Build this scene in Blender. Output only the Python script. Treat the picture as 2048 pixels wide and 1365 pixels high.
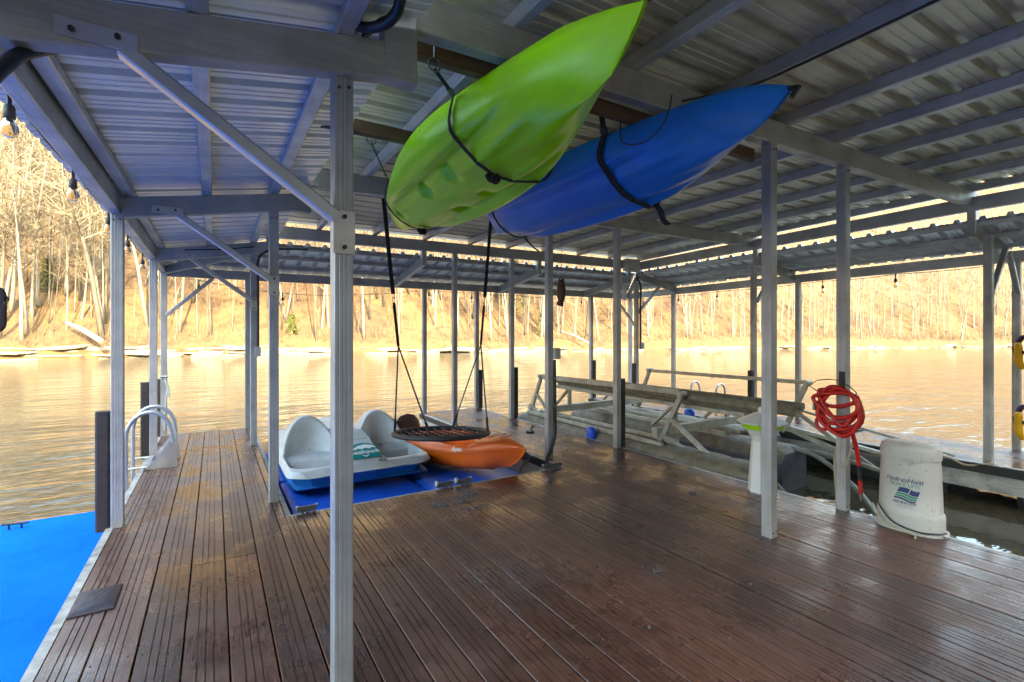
import bpy, bmesh, math, random
import numpy as np
from mathutils import Vector, Matrix, noise as mnoise

R_ = math.radians
rng = random.Random(7)
for o in list(bpy.data.objects):
    bpy.data.objects.remove(o)
SC = bpy.context.scene
COL = SC.collection

# ------------------------------------------------------------------ camera
CAM_H = 1.45
cam_d = bpy.data.cameras.new('camera')
cam = bpy.data.objects.new('camera', cam_d)
COL.objects.link(cam)
cam.location = (0, 0, CAM_H)
cam.rotation_euler = (R_(90), 0, R_(-31.6))
cam_d.sensor_width = 36.0
cam_d.lens = 17.0
cam_d.shift_y = -11.5 / 2048
cam_d.clip_start = 0.05
cam_d.clip_end = 2000
SC.camera = cam

# ------------------------------------------------------------------ sky, sun, exposure
SUN_EL, SUN_AZ = R_(30), R_(184)
world = bpy.data.worlds.new('World')
SC.world = world
world.use_nodes = True
wn = world.node_tree.nodes
wl = world.node_tree.links
bg = wn.get('Background') or wn.new('ShaderNodeBackground')
sky = wn.new('ShaderNodeTexSky')
sky.sky_type = 'NISHITA'
sky.sun_disc = False
sky.sun_elevation = SUN_EL
sky.sun_rotation = SUN_AZ
sky.air_density = 1.0
sky.dust_density = 1.5
sky.ozone_density = 0.4
wl.new(sky.outputs[0], bg.inputs[0])
bg.inputs[1].default_value = 0.15
sun_d = bpy.data.lights.new('sun', 'SUN')
sun_d.energy = 2.0
sun_d.angle = R_(0.5)
sun_d.color = (1.0, 0.88, 0.72)
sun = bpy.data.objects.new('sun', sun_d)
COL.objects.link(sun)
sv = Vector((math.sin(SUN_AZ) * math.cos(SUN_EL), math.cos(SUN_AZ) * math.cos(SUN_EL), math.sin(SUN_EL)))
sun.rotation_euler = sv.to_track_quat('Z', 'Y').to_euler()
vs = SC.view_settings
vs.view_transform = 'Standard'
vs.look = 'None'
vs.exposure = 4.0
vs.gamma = 1.0
vs.use_curve_mapping = False
vs.use_white_balance = True
vs.white_balance_temperature = 7700
vs.white_balance_tint = -3

# ------------------------------------------------------------------ materials
def nodes_of(name):
    m = bpy.data.materials.new(name)
    m.use_nodes = True
    nt = m.node_tree
    return m, nt, nt.nodes['Principled BSDF']

def ramp(nt, fac, stops):
    r = nt.nodes.new('ShaderNodeValToRGB')
    e = r.color_ramp.elements
    while len(e) < len(stops):
        e.new(0.5)
    for i, (p, c) in enumerate(stops):
        e[i].position = p
        e[i].color = (*c, 1) if len(c) == 3 else c
    nt.links.new(fac, r.inputs[0])
    return r.outputs[0]

def noise_tex(nt, scale=5.0, detail=4.0, rough=0.55, stretch=None, coord='Object', dist=0.0):
    tc = nt.nodes.new('ShaderNodeTexCoord')
    src = tc.outputs[coord]
    if stretch:
        mp = nt.nodes.new('ShaderNodeMapping')
        mp.inputs['Scale'].default_value = stretch
        nt.links.new(src, mp.inputs[0])
        src = mp.outputs[0]
    n = nt.nodes.new('ShaderNodeTexNoise')
    n.inputs['Scale'].default_value = scale
    n.inputs['Detail'].default_value = detail
    n.inputs['Roughness'].default_value = rough
    n.inputs['Distortion'].default_value = dist
    nt.links.new(src, n.inputs['Vector'])
    return n.outputs[0]

def bump(nt, bsdf, height, strength=0.3, dist=0.01):
    b = nt.nodes.new('ShaderNodeBump')
    b.inputs['Strength'].default_value = strength
    b.inputs['Distance'].default_value = dist
    nt.links.new(height, b.inputs['Height'])
    nt.links.new(b.outputs[0], bsdf.inputs['Normal'])
    return b

def mix(nt, fac, a, b, mode='MIX'):
    m = nt.nodes.new('ShaderNodeMix')
    m.data_type = 'RGBA'
    m.blend_type = mode
    for sock, v in ((m.inputs[0], fac), (m.inputs[6], a), (m.inputs[7], b)):
        if isinstance(v, (int, float)):
            sock.default_value = v
        elif isinstance(v, tuple):
            sock.default_value = (*v, 1) if len(v) == 3 else v
        else:
            nt.links.new(v, sock)
    return m.outputs[2]

def plain(name, col, rough=0.5, metal=0.0, var=0.25, scale=8.0, bumps=0.0, bscale=60.0, spec=0.5, stretch=None, dirt=None):
    """a coloured surface with blotchy wear, never perfectly flat"""
    m, nt, b = nodes_of(name)
    n = noise_tex(nt, scale, 5, 0.6, stretch)
    lo = tuple(c * (1 - var) for c in col)
    hi = tuple(min(1, c * (1 + var)) for c in col)
    c = ramp(nt, n, [(0.3, lo), (0.7, hi)])
    if dirt:
        n2 = noise_tex(nt, scale * 0.6, 6, 0.7)
        f = ramp(nt, n2, [(0.50, (0, 0, 0)), (0.72, (1, 1, 1))])
        c = mix(nt, f, c, dirt)
    nt.links.new(c, b.inputs['Base Color'])
    b.inputs['Roughness'].default_value = rough
    rr = ramp(nt, noise_tex(nt, scale * 1.7, 4, 0.6), [(0.3, (rough * 0.75,) * 3), (0.7, (min(1, rough * 1.25),) * 3)])
    nt.links.new(rr, b.inputs['Roughness'])
    b.inputs['Metallic'].default_value = metal
    b.inputs['Specular IOR Level'].default_value = spec
    if bumps:
        bump(nt, b, noise_tex(nt, bscale, 3, 0.6), bumps, 0.004)
    return m

M = {}
# extruded aluminium: grey with fine lines along its length and grime
def alu(name, base, axis, rough=0.42, metal=0.75):
    m, nt, b = nodes_of(name)
    st = [34, 34, 34]
    st[axis] = 0.5
    lines = noise_tex(nt, 5.0, 2, 0.5, tuple(st))
    blot = noise_tex(nt, 3.0, 6, 0.65)
    c1 = ramp(nt, lines, [(0.35, tuple(x * 0.90 for x in base)), (0.65, tuple(x * 1.06 for x in base))])
    c2 = ramp(nt, blot, [(0.35, (0.72, 0.70, 0.67)), (0.65, (1, 1, 1))])
    nt.links.new(mix(nt, 1.0, c1, c2, 'MULTIPLY'), b.inputs['Base Color'])
    nt.links.new(ramp(nt, blot, [(0.3, (rough * 1.3,) * 3), (0.7, (rough * 0.8,) * 3)]), b.inputs['Roughness'])
    b.inputs['Metallic'].default_value = metal
    bump(nt, b, lines, 0.35, 0.003)
    return m
M['alu_z'] = alu('aluminium_post', (0.45, 0.455, 0.475), 2, 0.42, 0.4)
M['alu_x'] = alu('aluminium_beam', (0.43, 0.41, 0.39), 0, 0.5, 0.3)
M['alu_y'] = alu('aluminium_purlin', (0.56, 0.56, 0.57), 1, 0.42, 0.4)
M['alu_tube'] = plain('aluminium_tube', (0.40, 0.42, 0.45), 0.42, 0.7, 0.1, 12)

def sheet_mat(name, base, metal, rough, grime):
    m, nt, b = nodes_of(name)
    n = noise_tex(nt, 1.6, 6, 0.65)
    c = ramp(nt, n, [(0.35, tuple(x * 0.8 for x in base)), (0.7, base)])
    n2 = noise_tex(nt, 5.0, 5, 0.7)
    c = mix(nt, ramp(nt, n2, [(0.45, (0, 0, 0)), (0.75, (0.55,) * 3)]), c, grime)
    nt.links.new(c, b.inputs['Base Color'])
    b.inputs['Metallic'].default_value = metal
    b.inputs['Roughness'].default_value = rough
    bump(nt, b, noise_tex(nt, 40, 2, 0.5), 0.08, 0.002)
    return m
M['sheet'] = sheet_mat('galvanised_sheet', (0.74, 0.755, 0.78), 0.42, 0.32, (0.48, 0.49, 0.51))
M['sheet_olive'] = sheet_mat('olive_sheet', (0.60, 0.55, 0.42), 0.35, 0.40, (0.31, 0.27, 0.18))  # darker olive tone of the sheet, used on the main roof

# wet stained deck boards, each board its own tone
def deck_mat(name, dark, mid, light, gloss):
    m, nt, b = nodes_of(name)
    oi = nt.nodes.new('ShaderNodeObjectInfo')
    g = noise_tex(nt, 9.0, 6, 0.65, (14, 0.9, 14), dist=0.6)
    base = ramp(nt, g, [(0.28, dark), (0.5, mid), (0.72, light)])
    tone = ramp(nt, oi.outputs['Random'], [(0.0, (0.62, 0.60, 0.60)), (0.5, (0.95, 0.92, 0.9)), (1.0, (1.35, 1.22, 1.12))])
    c = mix(nt, 1.0, base, tone, 'MULTIPLY')
    geo = nt.nodes.new('ShaderNodeNewGeometry')
    nz = nt.nodes.new('ShaderNodeTexNoise')
    nz.inputs['Scale'].default_value = 1.6
    nz.inputs['Detail'].default_value = 7
    nz.inputs['Roughness'].default_value = 0.68
    nt.links.new(geo.outputs['Position'], nz.inputs['Vector'])
    wear = ramp(nt, nz.outputs[0], [(0.52, (0, 0, 0)), (0.76, (0.38, 0.38, 0.38))])
    c = mix(nt, wear, c, tuple(min(1, x * 1.5 + 0.02) for x in light))
    nz2 = nt.nodes.new('ShaderNodeTexNoise')
    nz2.inputs['Scale'].default_value = 3.1
    nz2.inputs['Detail'].default_value = 8
    nz2.inputs['Roughness'].default_value = 0.75
    nt.links.new(geo.outputs['Position'], nz2.inputs['Vector'])
    stain = ramp(nt, nz2.outputs[0], [(0.52, (0, 0, 0)), (0.70, (0.7, 0.7, 0.7))])
    c = mix(nt, stain, c, tuple(x * 0.55 for x in dark))
    nt.links.new(c, b.inputs['Base Color'])
    nt.links.new(ramp(nt, nz.outputs[0], [(0.38, (gloss[0],) * 3), (0.58, (gloss[1],) * 3)]), b.inputs['Roughness'])
    bump(nt, b, g, 0.22, 0.004)
    return m
M['deck'] = deck_mat('stained_deck_board', (0.030, 0.014, 0.011), (0.074, 0.034, 0.026), (0.135, 0.072, 0.057), (0.13, 0.46))
M['edge_strip'] = plain('weathered_edge_strip', (0.33, 0.31, 0.29), 0.7, 0.2, 0.3, 14, 0.3, 90, dirt=(0.10, 0.09, 0.08))
M['fascia'] = plain('pale_fascia', (0.48, 0.46, 0.44), 0.6, 0.1, 0.22, 5, 0.2, 60, stretch=(1, 1, 8), dirt=(0.14, 0.13, 0.11))
M['rubber'] = plain('black_rubber', (0.022, 0.022, 0.024), 0.55, 0, 0.3, 12, 0.2, 80)
M['bumper'] = plain('brown_rubber', (0.030, 0.024, 0.024), 0.65, 0, 0.3, 9, 0.3, 60)
M['float_tub'] = plain('float_tub', (0.05, 0.055, 0.052), 0.6, 0, 0.35, 6, 0.2, 40, dirt=(0.10, 0.10, 0.085))
M['blue_hdpe'] = plain('blue_plastic', (0.002, 0.095, 0.62), 0.42, 0, 0.25, 2.2, 0.2, 90, 0.4, dirt=(0.012, 0.05, 0.25))
M['blue_platform'] = plain('blue_swim_platform', (0.0, 0.12, 0.60), 0.75, 0, 0.2, 1.1, 0.2, 120, 0.0, dirt=(0.004, 0.14, 0.52))
M['blue_cap'] = plain('blue_cap', (0.0, 0.075, 0.55), 0.35, 0, 0.1, 8)
M['timber'] = plain('treated_timber', (0.13, 0.075, 0.04), 0.75, 0, 0.4, 7, 0.4, 30, stretch=(0.5, 8, 8))
M['black'] = plain('black_plastic', (0.018, 0.018, 0.02), 0.4, 0, 0.2, 10)
M['webbing'] = plain('black_webbing', (0.012, 0.012, 0.014), 0.8, 0, 0.3, 30, 0.4, 400)
M['steel'] = plain('galvanised_steel', (0.18, 0.18, 0.18), 0.4, 0.8, 0.25, 20, 0.2, 80)
M['rust_bolt'] = plain('dark_bolt', (0.06, 0.045, 0.04), 0.6, 0.5, 0.3, 30)
M['green_hull'] = plain('lime_green_plastic', (0.32, 0.68, 0.004), 0.36, 0, 0.10, 3, 0.10, 160, stretch=(6, .8, 6), dirt=(0.36, 0.56, 0.05))
M['blue_hull'] = plain('blue_kayak_plastic', (0.001, 0.165, 0.60), 0.38, 0, 0.10, 3, 0.10, 160, stretch=(6, .8, 6), dirt=(0.02, 0.17, 0.46))
M['orange_hull'] = plain('orange_kayak_plastic', (0.80, 0.13, 0.008), 0.4, 0, 0.10, 3, 0.10, 160)
M['orange_dark'] = plain('orange_seat_plastic', (0.55, 0.11, 0.03), 0.5, 0, 0.15, 3)
M['pedal_blue'] = plain('faded_blue_hull', (0.005, 0.15, 0.44), 0.45, 0, 0.3, 3, 0.1, 60, dirt=(0.01, 0.07, 0.20))
M['pedal_white'] = plain('dirty_white_plastic', (0.42, 0.435, 0.45), 0.45, 0, 0.14, 4, 0.1, 60, dirt=(0.36, 0.33, 0.27))
M['teal'] = plain('teal_sticker', (0.0, 0.20, 0.20), 0.4, 0, 0.08, 4)
M['white_print'] = plain('white_print', (0.75, 0.75, 0.75), 0.5, 0, 0.05, 4)
M['brown_seat'] = plain('brown_seat', (0.075, 0.035, 0.025), 0.55, 0, 0.3, 8, 0.3, 60)
M['hoist_white'] = plain('speckled_white_plastic', (0.46, 0.45, 0.43), 0.5, 0, 0.07, 4, 0.15, 200, dirt=(0.40, 0.375, 0.335))
def add_specks(m):
    nt = m.node_tree; b = nt.nodes['Principled BSDF']
    src = b.inputs['Base Color'].links[0].from_socket
    f = ramp(nt, noise_tex(nt, 75, 2, 0.5), [(0.66, (0, 0, 0)), (0.72, (0.8, 0.8, 0.8))])
    nt.links.new(mix(nt, f, src, (0.12, 0.105, 0.10)), b.inputs['Base Color'])
add_specks(M['hoist_white'])
M['navy'] = plain('navy_print', (0.012, 0.03, 0.14), 0.5, 0, 0.1, 4)
M['sea_green'] = plain('green_print', (0.0, 0.22, 0.14), 0.5, 0, 0.1, 4)
M['grey_print'] = plain('grey_print', (0.25, 0.26, 0.30), 0.5, 0, 0.1, 4)
M['light_white'] = plain('white_gelcoat', (0.66, 0.66, 0.66), 0.35, 0, 0.04, 4)
M['lens_green'] = plain('yellow_green_lens', (0.36, 0.62, 0.02), 0.3, 0, 0.15, 6)
M['hose_red'] = plain('red_hose', (0.55, 0.012, 0.012), 0.38, 0, 0.2, 18)
M['vest_yellow'] = plain('yellow_vest', (0.75, 0.40, 0.01), 0.6, 0, 0.12, 10, 0.2, 90)
M['vest_purple'] = plain('dark_purple_strap', (0.05, 0.012, 0.06), 0.7, 0, 0.2, 20)
def tank_mat():
    """blue-grey plastic with dried silt lying on whatever faces up"""
    m, nt, b = nodes_of('muddy_lift_tank')
    n = noise_tex(nt, 2.4, 6, 0.65)
    c = ramp(nt, n, [(0.35, (0.06, 0.07, 0.115)), (0.65, (0.115, 0.118, 0.14))])
    geo = nt.nodes.new('ShaderNodeNewGeometry')
    sx = nt.nodes.new('ShaderNodeSeparateXYZ')
    nt.links.new(geo.outputs['True Normal'], sx.inputs[0])
    ad = nt.nodes.new('ShaderNodeMath'); ad.operation = 'MULTIPLY_ADD'
    nt.links.new(n, ad.inputs[0]); ad.inputs[1].default_value = 1.3
    nt.links.new(sx.outputs['Z'], ad.inputs[2])
    f = ramp(nt, ad.outputs[0], [(0.62, (0, 0, 0)), (1.15, (1, 1, 1))])
    silt = ramp(nt, noise_tex(nt, 9, 5, 0.7), [(0.35, (0.13, 0.105, 0.075)), (0.7, (0.27, 0.225, 0.16))])
    c = mix(nt, f, c, silt)
    nt.links.new(c, b.inputs['Base Color'])
    b.inputs['Roughness'].default_value = 0.65
    bump(nt, b, noise_tex(nt, 25, 4, 0.6), 0.3, 0.006)
    return m
M['tank'] = tank_mat()
M['lift_steel'] = plain('dusty_lift_steel', (0.42, 0.40, 0.35), 0.6, 0.45, 0.25, 8, 0.2, 60, dirt=(0.32, 0.26, 0.17))
M['bunk'] = plain('bunk_carpet', (0.20, 0.17, 0.125), 0.95, 0, 0.35, 12, 0.6, 200)
M['rope_tan'] = plain('tan_rope', (0.38, 0.33, 0.25), 0.85, 0, 0.2, 40)
M['rope_grey'] = plain('grey_rope', (0.40, 0.44, 0.44), 0.85, 0, 0.2, 40)
M['hose_grey'] = plain('grey_air_hose', (0.20, 0.20, 0.175), 0.55, 0, 0.25, 10)
M['box_grey'] = plain('grey_box', (0.48, 0.46, 0.43), 0.5, 0, 0.1, 8)
M['owl_brown'] = plain('owl_brown', (0.075, 0.028, 0.018), 0.6, 0, 0.5, 14, 0.5, 60)
M['mud'] = plain('grey_mud', (0.10, 0.095, 0.10), 0.95, 0, 0.3, 60, 0.5, 200)
M['pale_crumb'] = plain('pale_crumb', (0.22, 0.20, 0.18), 0.9, 0, 0.3, 60)
M['tray'] = plain('dark_purple_plastic', (0.022, 0.014, 0.022), 0.6, 0, 0.2, 10)
M['grey_cap'] = plain('grey_roller', (0.45, 0.5, 0.55), 0.5, 0.2, 0.1, 10)

def glass_mat():
    m, nt, b = nodes_of('bulb_glass')
    b.inputs['Base Color'].default_value = (0.62, 0.54, 0.42, 1)
    b.inputs['Roughness'].default_value = 0.03
    b.inputs['Transmission Weight'].default_value = 1.0
    b.inputs['IOR'].default_value = 1.2
    return m
M['glass'] = glass_mat()
M['socket'] = plain('brown_socket', (0.05, 0.032, 0.03), 0.5, 0, 0.2, 30)

def water_mat():
    m, nt, b = nodes_of('lake_water')
    geo = nt.nodes.new('ShaderNodeNewGeometry')
    def nz(scale, detail, st, rough=0.5, w=0):
        mp = nt.nodes.new('ShaderNodeMapping')
        mp.inputs['Scale'].default_value = st
        mp.inputs['Rotation'].default_value = (0, 0, R_(w))
        nt.links.new(geo.outputs['Position'], mp.inputs[0])
        n = nt.nodes.new('ShaderNodeTexNoise')
        n.inputs['Scale'].default_value = scale
        n.inputs['Detail'].default_value = detail
        n.inputs['Roughness'].default_value = rough
        nt.links.new(mp.outputs[0], n.inputs['Vector'])
        return n.outputs[0]
    b.inputs['Base Color'].default_value = (0.056, 0.050, 0.034, 1)
    b.inputs['Roughness'].default_value = 0.04
    b.inputs['IOR'].default_value = 1.40
    b.inputs['Specular IOR Level'].default_value = 0.5
    a = nz(0.9, 3, (0.55, 1.5, 1), 0.5, -14)
    c = nz(4.2, 3, (0.6, 1.5, 1), 0.55, 10)
    s = nt.nodes.new('ShaderNodeMath'); s.operation = 'MULTIPLY_ADD'
    nt.links.new(c, s.inputs[0]); s.inputs[1].default_value = 0.22
    nt.links.new(a, s.inputs[2])
    bp = bump(nt, b, s.outputs[0], 1.0, 0.12)
    sp = nt.nodes.new('ShaderNodeSeparateXYZ'); nt.links.new(geo.outputs['Position'], sp.inputs[0])
    def step(sock, lo, hi):
        r = nt.nodes.new('ShaderNodeMapRange'); r.interpolation_type = 'SMOOTHSTEP'
        r.inputs[1].default_value = lo; r.inputs[2].default_value = hi
        nt.links.new(sock, r.inputs[0]); return r.outputs[0]
    def mul(a_, b_):
        q = nt.nodes.new('ShaderNodeMath'); q.operation = 'MULTIPLY'
        nt.links.new(a_, q.inputs[0]); nt.links.new(b_, q.inputs[1]); return q.outputs[0]
    inside = mul(mul(step(sp.outputs['X'], -1.5, 0.5), step(sp.outputs['X'], 9.6, 8.4)), step(sp.outputs['Y'], 10.5, 8.5))
    st_r = nt.nodes.new('ShaderNodeMapRange')
    nt.links.new(inside, st_r.inputs[0]); st_r.inputs[3].default_value = 1.0; st_r.inputs[4].default_value = 0.16
    nt.links.new(st_r.outputs[0], bp.inputs['Strength'])
    return m
M['water'] = water_mat()

def hill_mat():
    m, nt, b = nodes_of('leaf_litter')
    n1 = noise_tex(nt, 0.11, 6, 0.62)
    n2 = noise_tex(nt, 0.9, 9, 0.8)
    c1 = ramp(nt, n1, [(0.30, (0.062, 0.033, 0.015)), (0.5, (0.118, 0.066, 0.027)), (0.72, (0.120, 0.077, 0.029))])
    c2 = ramp(nt, n2, [(0.33, (0.22, 0.18, 0.15)), (0.45, (0.80, 0.75, 0.70)), (0.70, (1.45, 1.36, 1.25))])
    nt.links.new(mix(nt, 1.0, c1, c2, 'MULTIPLY'), b.inputs['Base Color'])
    b.inputs['Roughness'].default_value = 0.95
    bump(nt, b, n2, 0.8, 0.4)
    return m
M['hill'] = hill_mat()
M['block_bank'] = plain('sun_block_soil', (0.24, 0.17, 0.10), 0.95, 0, 0.4, 0.4)  # for the added sun-blocking bank, tan lightened to bounce sky light
def bark(name, lo, hi):
    m, nt, b = nodes_of(name)
    oi = nt.nodes.new('ShaderNodeObjectInfo')
    n = noise_tex(nt, 2.0, 5, 0.65, (4, 4, 0.5))
    c = ramp(nt, n, [(0.32, lo), (0.66, hi)])
    t = ramp(nt, oi.outputs['Random'], [(0, (0.28, 0.25, 0.22)), (0.30, (0.5, 0.47, 0.43)), (0.42, (1.0, 0.98, 0.95)), (1, (1.35, 1.35, 1.33))])
    nt.links.new(mix(nt, 1.0, c, t, 'MULTIPLY'), b.inputs['Base Color'])
    b.inputs['Roughness'].default_value = 0.9
    return m
M['bark'] = bark('pale_bark', (0.085, 0.067, 0.048), (0.205, 0.178, 0.14))
M['twig'] = bark('pale_twigs', (0.075, 0.054, 0.032), (0.165, 0.127, 0.08))
M['brush'] = plain('dry_brush', (0.125, 0.078, 0.038), 0.9, 0, 0.4, 0.3)
M['needle'] = plain('yellow_green_needles', (0.085, 0.085, 0.014), 0.8, 0, 0.35, 0.6)
M['ledge'] = plain('pale_ledge_stone', (0.185, 0.15, 0.105), 0.9, 0, 0.35, 1.5, 0.6, 6, stretch=(1, 1, 5))
M['log'] = plain('pale_log', (0.22, 0.19, 0.15), 0.9, 0, 0.3, 2)
M['alu_brace'] = plain('aluminium_brace', (0.50, 0.50, 0.51), 0.4, 0.75, 0.15, 6)

# ------------------------------------------------------------------ mesh builder
class MB:
    def __init__(s):
        s.v = []; s.f = []
    def add(s, vs_, fs_):
        o = len(s.v)
        s.v += [tuple(map(float, p)) for p in vs_]
        s.f += [tuple(i + o for i in f) for f in fs_]
        return s
    def box(s, c, d, rot=None):
        x, y, z = (k / 2 for k in d)
        ps = [Vector(p) for p in ((-x,-y,-z),(x,-y,-z),(x,y,-z),(-x,y,-z),(-x,-y,z),(x,-y,z),(x,y,z),(-x,y,z))]
        if rot is not None:
            ps = [rot @ p for p in ps]
        return s.add([p + Vector(c) for p in ps], [(3,2,1,0),(4,5,6,7),(0,1,5,4),(1,2,6,5),(2,3,7,6),(3,0,4,7)])
    def loft(s, secs, closed=True, caps=True, loop=False):
        n = len(secs[0]); base = len(s.v)
        for sec in secs:
            s.v += [tuple(map(float, p)) for p in sec]
        m = len(secs)
        for i in range(m if loop else m - 1):
            i2 = (i + 1) % m
            for j in range(n if closed else n - 1):
                j2 = (j + 1) % n
                s.f.append((base + i*n + j, base + i*n + j2, base + i2*n + j2, base + i2*n + j))
        if caps and not loop:
            s.f.append(tuple(base + j for j in range(n - 1, -1, -1)))
            s.f.append(tuple(base + (m-1)*n + j for j in range(n)))
        return s
    def beam(s, p0, p1, w, h, up=(0, 0, 1), ch=0.006, drop=0.0):
        """chamfered rectangular bar between two points; w across, h along 'up'"""
        return s.polybeam([p0, p1], w, h, up, ch)
    def polybeam(s, pts, w, h, up=(0, 0, 1), ch=0.006):
        pts = [Vector(p) for p in pts]
        secs = []
        for i, p in enumerate(pts):
            d = (pts[min(i+1, len(pts)-1)] - pts[max(i-1, 0)]).normalized()
            u = Vector(up); sd = d.cross(u).normalized(); u = sd.cross(d).normalized()
            a, b = w/2, h/2
            prof = [(-a+ch,-b),(a-ch,-b),(a,-b+ch),(a,b-ch),(a-ch,b),(-a+ch,b),(-a,b-ch),(-a,-b+ch)] if ch else [(-a,-b),(a,-b),(a,b),(-a,b)]
            secs.append([p + sd*x + u*y for x, y in prof])
        return s.loft(secs)
    def tube(s, pts, r, n=8, loop=False, flat=1.0, upv=(0, 0, 1)):
        pts = [Vector(p) for p in pts]
        rs = r if isinstance(r, (list, tuple)) else [r]*len(pts)
        m = len(pts); secs = []; prev = None
        for i, p in enumerate(pts):
            if loop: d = pts[(i+1) % m] - pts[i-1]
            else: d = pts[min(i+1, m-1)] - pts[max(i-1, 0)]
            d = d.normalized() if d.length > 1e-9 else Vector((0,0,1))
            if prev is None:
                u = Vector(upv)
                if abs(d.dot(u)) > 0.95: u = Vector((1, 0, 0))
            else: u = prev
            u = (u - d*d.dot(u)).normalized(); prev = u
            w = d.cross(u)
            secs.append([p + (u*math.cos(t)*flat + w*math.sin(t))*rs[i] for t in [2*math.pi*k/n for k in range(n)]])
        return s.loft(secs, loop=loop)
    def lathe(s, prof, n=16, c=(0, 0, 0), sx=1.0, sy=1.0):
        c = Vector(c)
        return s.loft([[c + Vector((r*math.cos(2*math.pi*k/n)*sx, r*math.sin(2*math.pi*k/n)*sy, z)) for k in range(n)] for r, z in prof])
    def xf(s, mat):
        s.v = [tuple(mat @ Vector(p)) for p in s.v]
        return s
    def sub(s, off):
        ox, oy, oz = off
        s.v = [(a-ox, b-oy, c-oz) for a, b, c in s.v]
        return s
    def mesh(s, name, mat, smooth=False, angle=None):
        me = bpy.data.meshes.new(name)
        me.from_pydata(s.v, [], s.f)
        if mat is not None:
            me.materials.append(M[mat] if isinstance(mat, str) else mat)
        me.validate(clean_customdata=False)
        if smooth or angle:
            me.polygons.foreach_set('use_smooth', [True]*len(me.polygons))
            if angle: me.set_sharp_from_angle(angle=R_(angle))
        me.update()
        return me

def link(name, me, parent=None, loc=(0, 0, 0), rot=None):
    o = bpy.data.objects.new(name, me)
    COL.objects.link(o)
    if parent is not None: o.parent = parent
    o.location = loc
    if rot is not None: o.rotation_euler = rot
    return o

def wpos(o):
    p = Vector((0, 0, 0))
    while o is not None:
        p += o.location; o = o.parent
    return p

def part(name, mb, mat, parent, smooth=False, angle=35, label=None):
    """mb is in world coordinates when every ancestor is unrotated: it is moved to the parent's frame"""
    off = wpos(parent) if parent is not None else Vector((0, 0, 0))
    if parent is not None and not parent.get('local'): mb.sub(off)
    o = link(name, mb.mesh(name, mat, smooth, angle if smooth else None), parent)
    if parent is not None and parent.get('local'): pass
    if label: o['label'] = label
    return o

def tag(o, label=None, cat=None, group=None, kind=None):
    if label: o['label'] = label
    if cat: o['category'] = cat
    if group: o['group'] = group
    if kind: o['kind'] = kind
    return o

def thing(name, label, cat, loc=(0, 0, 0), group=None, kind=None):
    o = bpy.data.objects.new(name, None)
    o.empty_display_size = 0.1
    COL.objects.link(o); o.location = loc
    return tag(o, label, cat, group, kind)

def solo(name, mb, mat, label, cat, base, smooth=True, group=None, kind=None, angle=40):
    mb.sub(base)
    o = link(name, mb.mesh(name, mat, smooth, angle if smooth else None), None, base)
    return tag(o, label, cat, group, kind)

def copy_tree(o, parent=None):
    c = o.copy(); COL.objects.link(c); c.parent = parent
    for ch in list(o.children):
        copy_tree(ch, c)
    return c

def text_mesh(txt, size, depth=0.0, shear=0.0, bold=0.0):
    cu = bpy.data.curves.new('t', 'FONT')
    cu.body = txt; cu.size = size; cu.extrude = depth; cu.shear = shear; cu.offset = bold
    cu.align_x = 'CENTER'; cu.resolution_u = 3
    to = bpy.data.objects.new('t', cu)
    COL.objects.link(to)
    dg = bpy.context.evaluated_depsgraph_get()
    me = bpy.data.meshes.new_from_object(to.evaluated_get(dg))
    vs_ = [tuple(v.co) for v in me.vertices]; fs_ = [tuple(p.vertices) for p in me.polygons]
    bpy.data.objects.remove(to); bpy.data.curves.remove(cu); bpy.data.meshes.remove(me)
    return vs_, fs_

def subdivide_flat(vs_, fs_, times=1):
    bm = bmesh.new()
    bv = [bm.verts.new(v) for v in vs_]
    for f in fs_:
        try: bm.faces.new([bv[i] for i in f])
        except ValueError: pass
    bmesh.ops.triangulate(bm, faces=bm.faces[:])
    for _ in range(times):
        bmesh.ops.subdivide_edges(bm, edges=[e for e in bm.edges if e.calc_length() > 0.012], cuts=1)
        bmesh.ops.triangulate(bm, faces=bm.faces[:])
    bm.verts.index_update()
    r = [tuple(v.co) for v in bm.verts], [tuple(v.index for v in f.verts) for f in bm.faces]
    bm.free()
    return r

def interp(x, xs, ys):
    return float(np.interp(x, xs, ys))

def bez(pts, n=24):
    """Catmull-Rom through points"""
    P = [Vector(p) for p in pts]; P = [2*P[0]-P[1]] + P + [2*P[-1]-P[-2]]
    out = []; segs = len(P) - 3
    for i in range(segs):
        a, b, c, d = P[i:i+4]
        k = max(2, n // segs)
        for j in range(k):
            t = j / k
            out.append(0.5*((2*b) + (c-a)*t + (2*a-5*b+4*c-d)*t*t + (3*b-a-3*c+d)*t**3))
    out.append(P[-2])
    return out

def sag(p0, p1, drop, n=10):
    p0, p1 = Vector(p0), Vector(p1)
    return [p0.lerp(p1, t) - Vector((0, 0, drop*4*t*(1-t))) for t in [i/n for i in range(n+1)]]

# ------------------------------------------------------------------ water, terrain
WZ = -0.45
mb = MB()
mb.add([(-700, -500, WZ), (700, -500, WZ), (700, 700, WZ), (-700, 700, WZ)], [(0, 1, 2, 3)])
water = link('water', mb.mesh('water', 'water'))
water['kind'] = 'structure'

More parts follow.
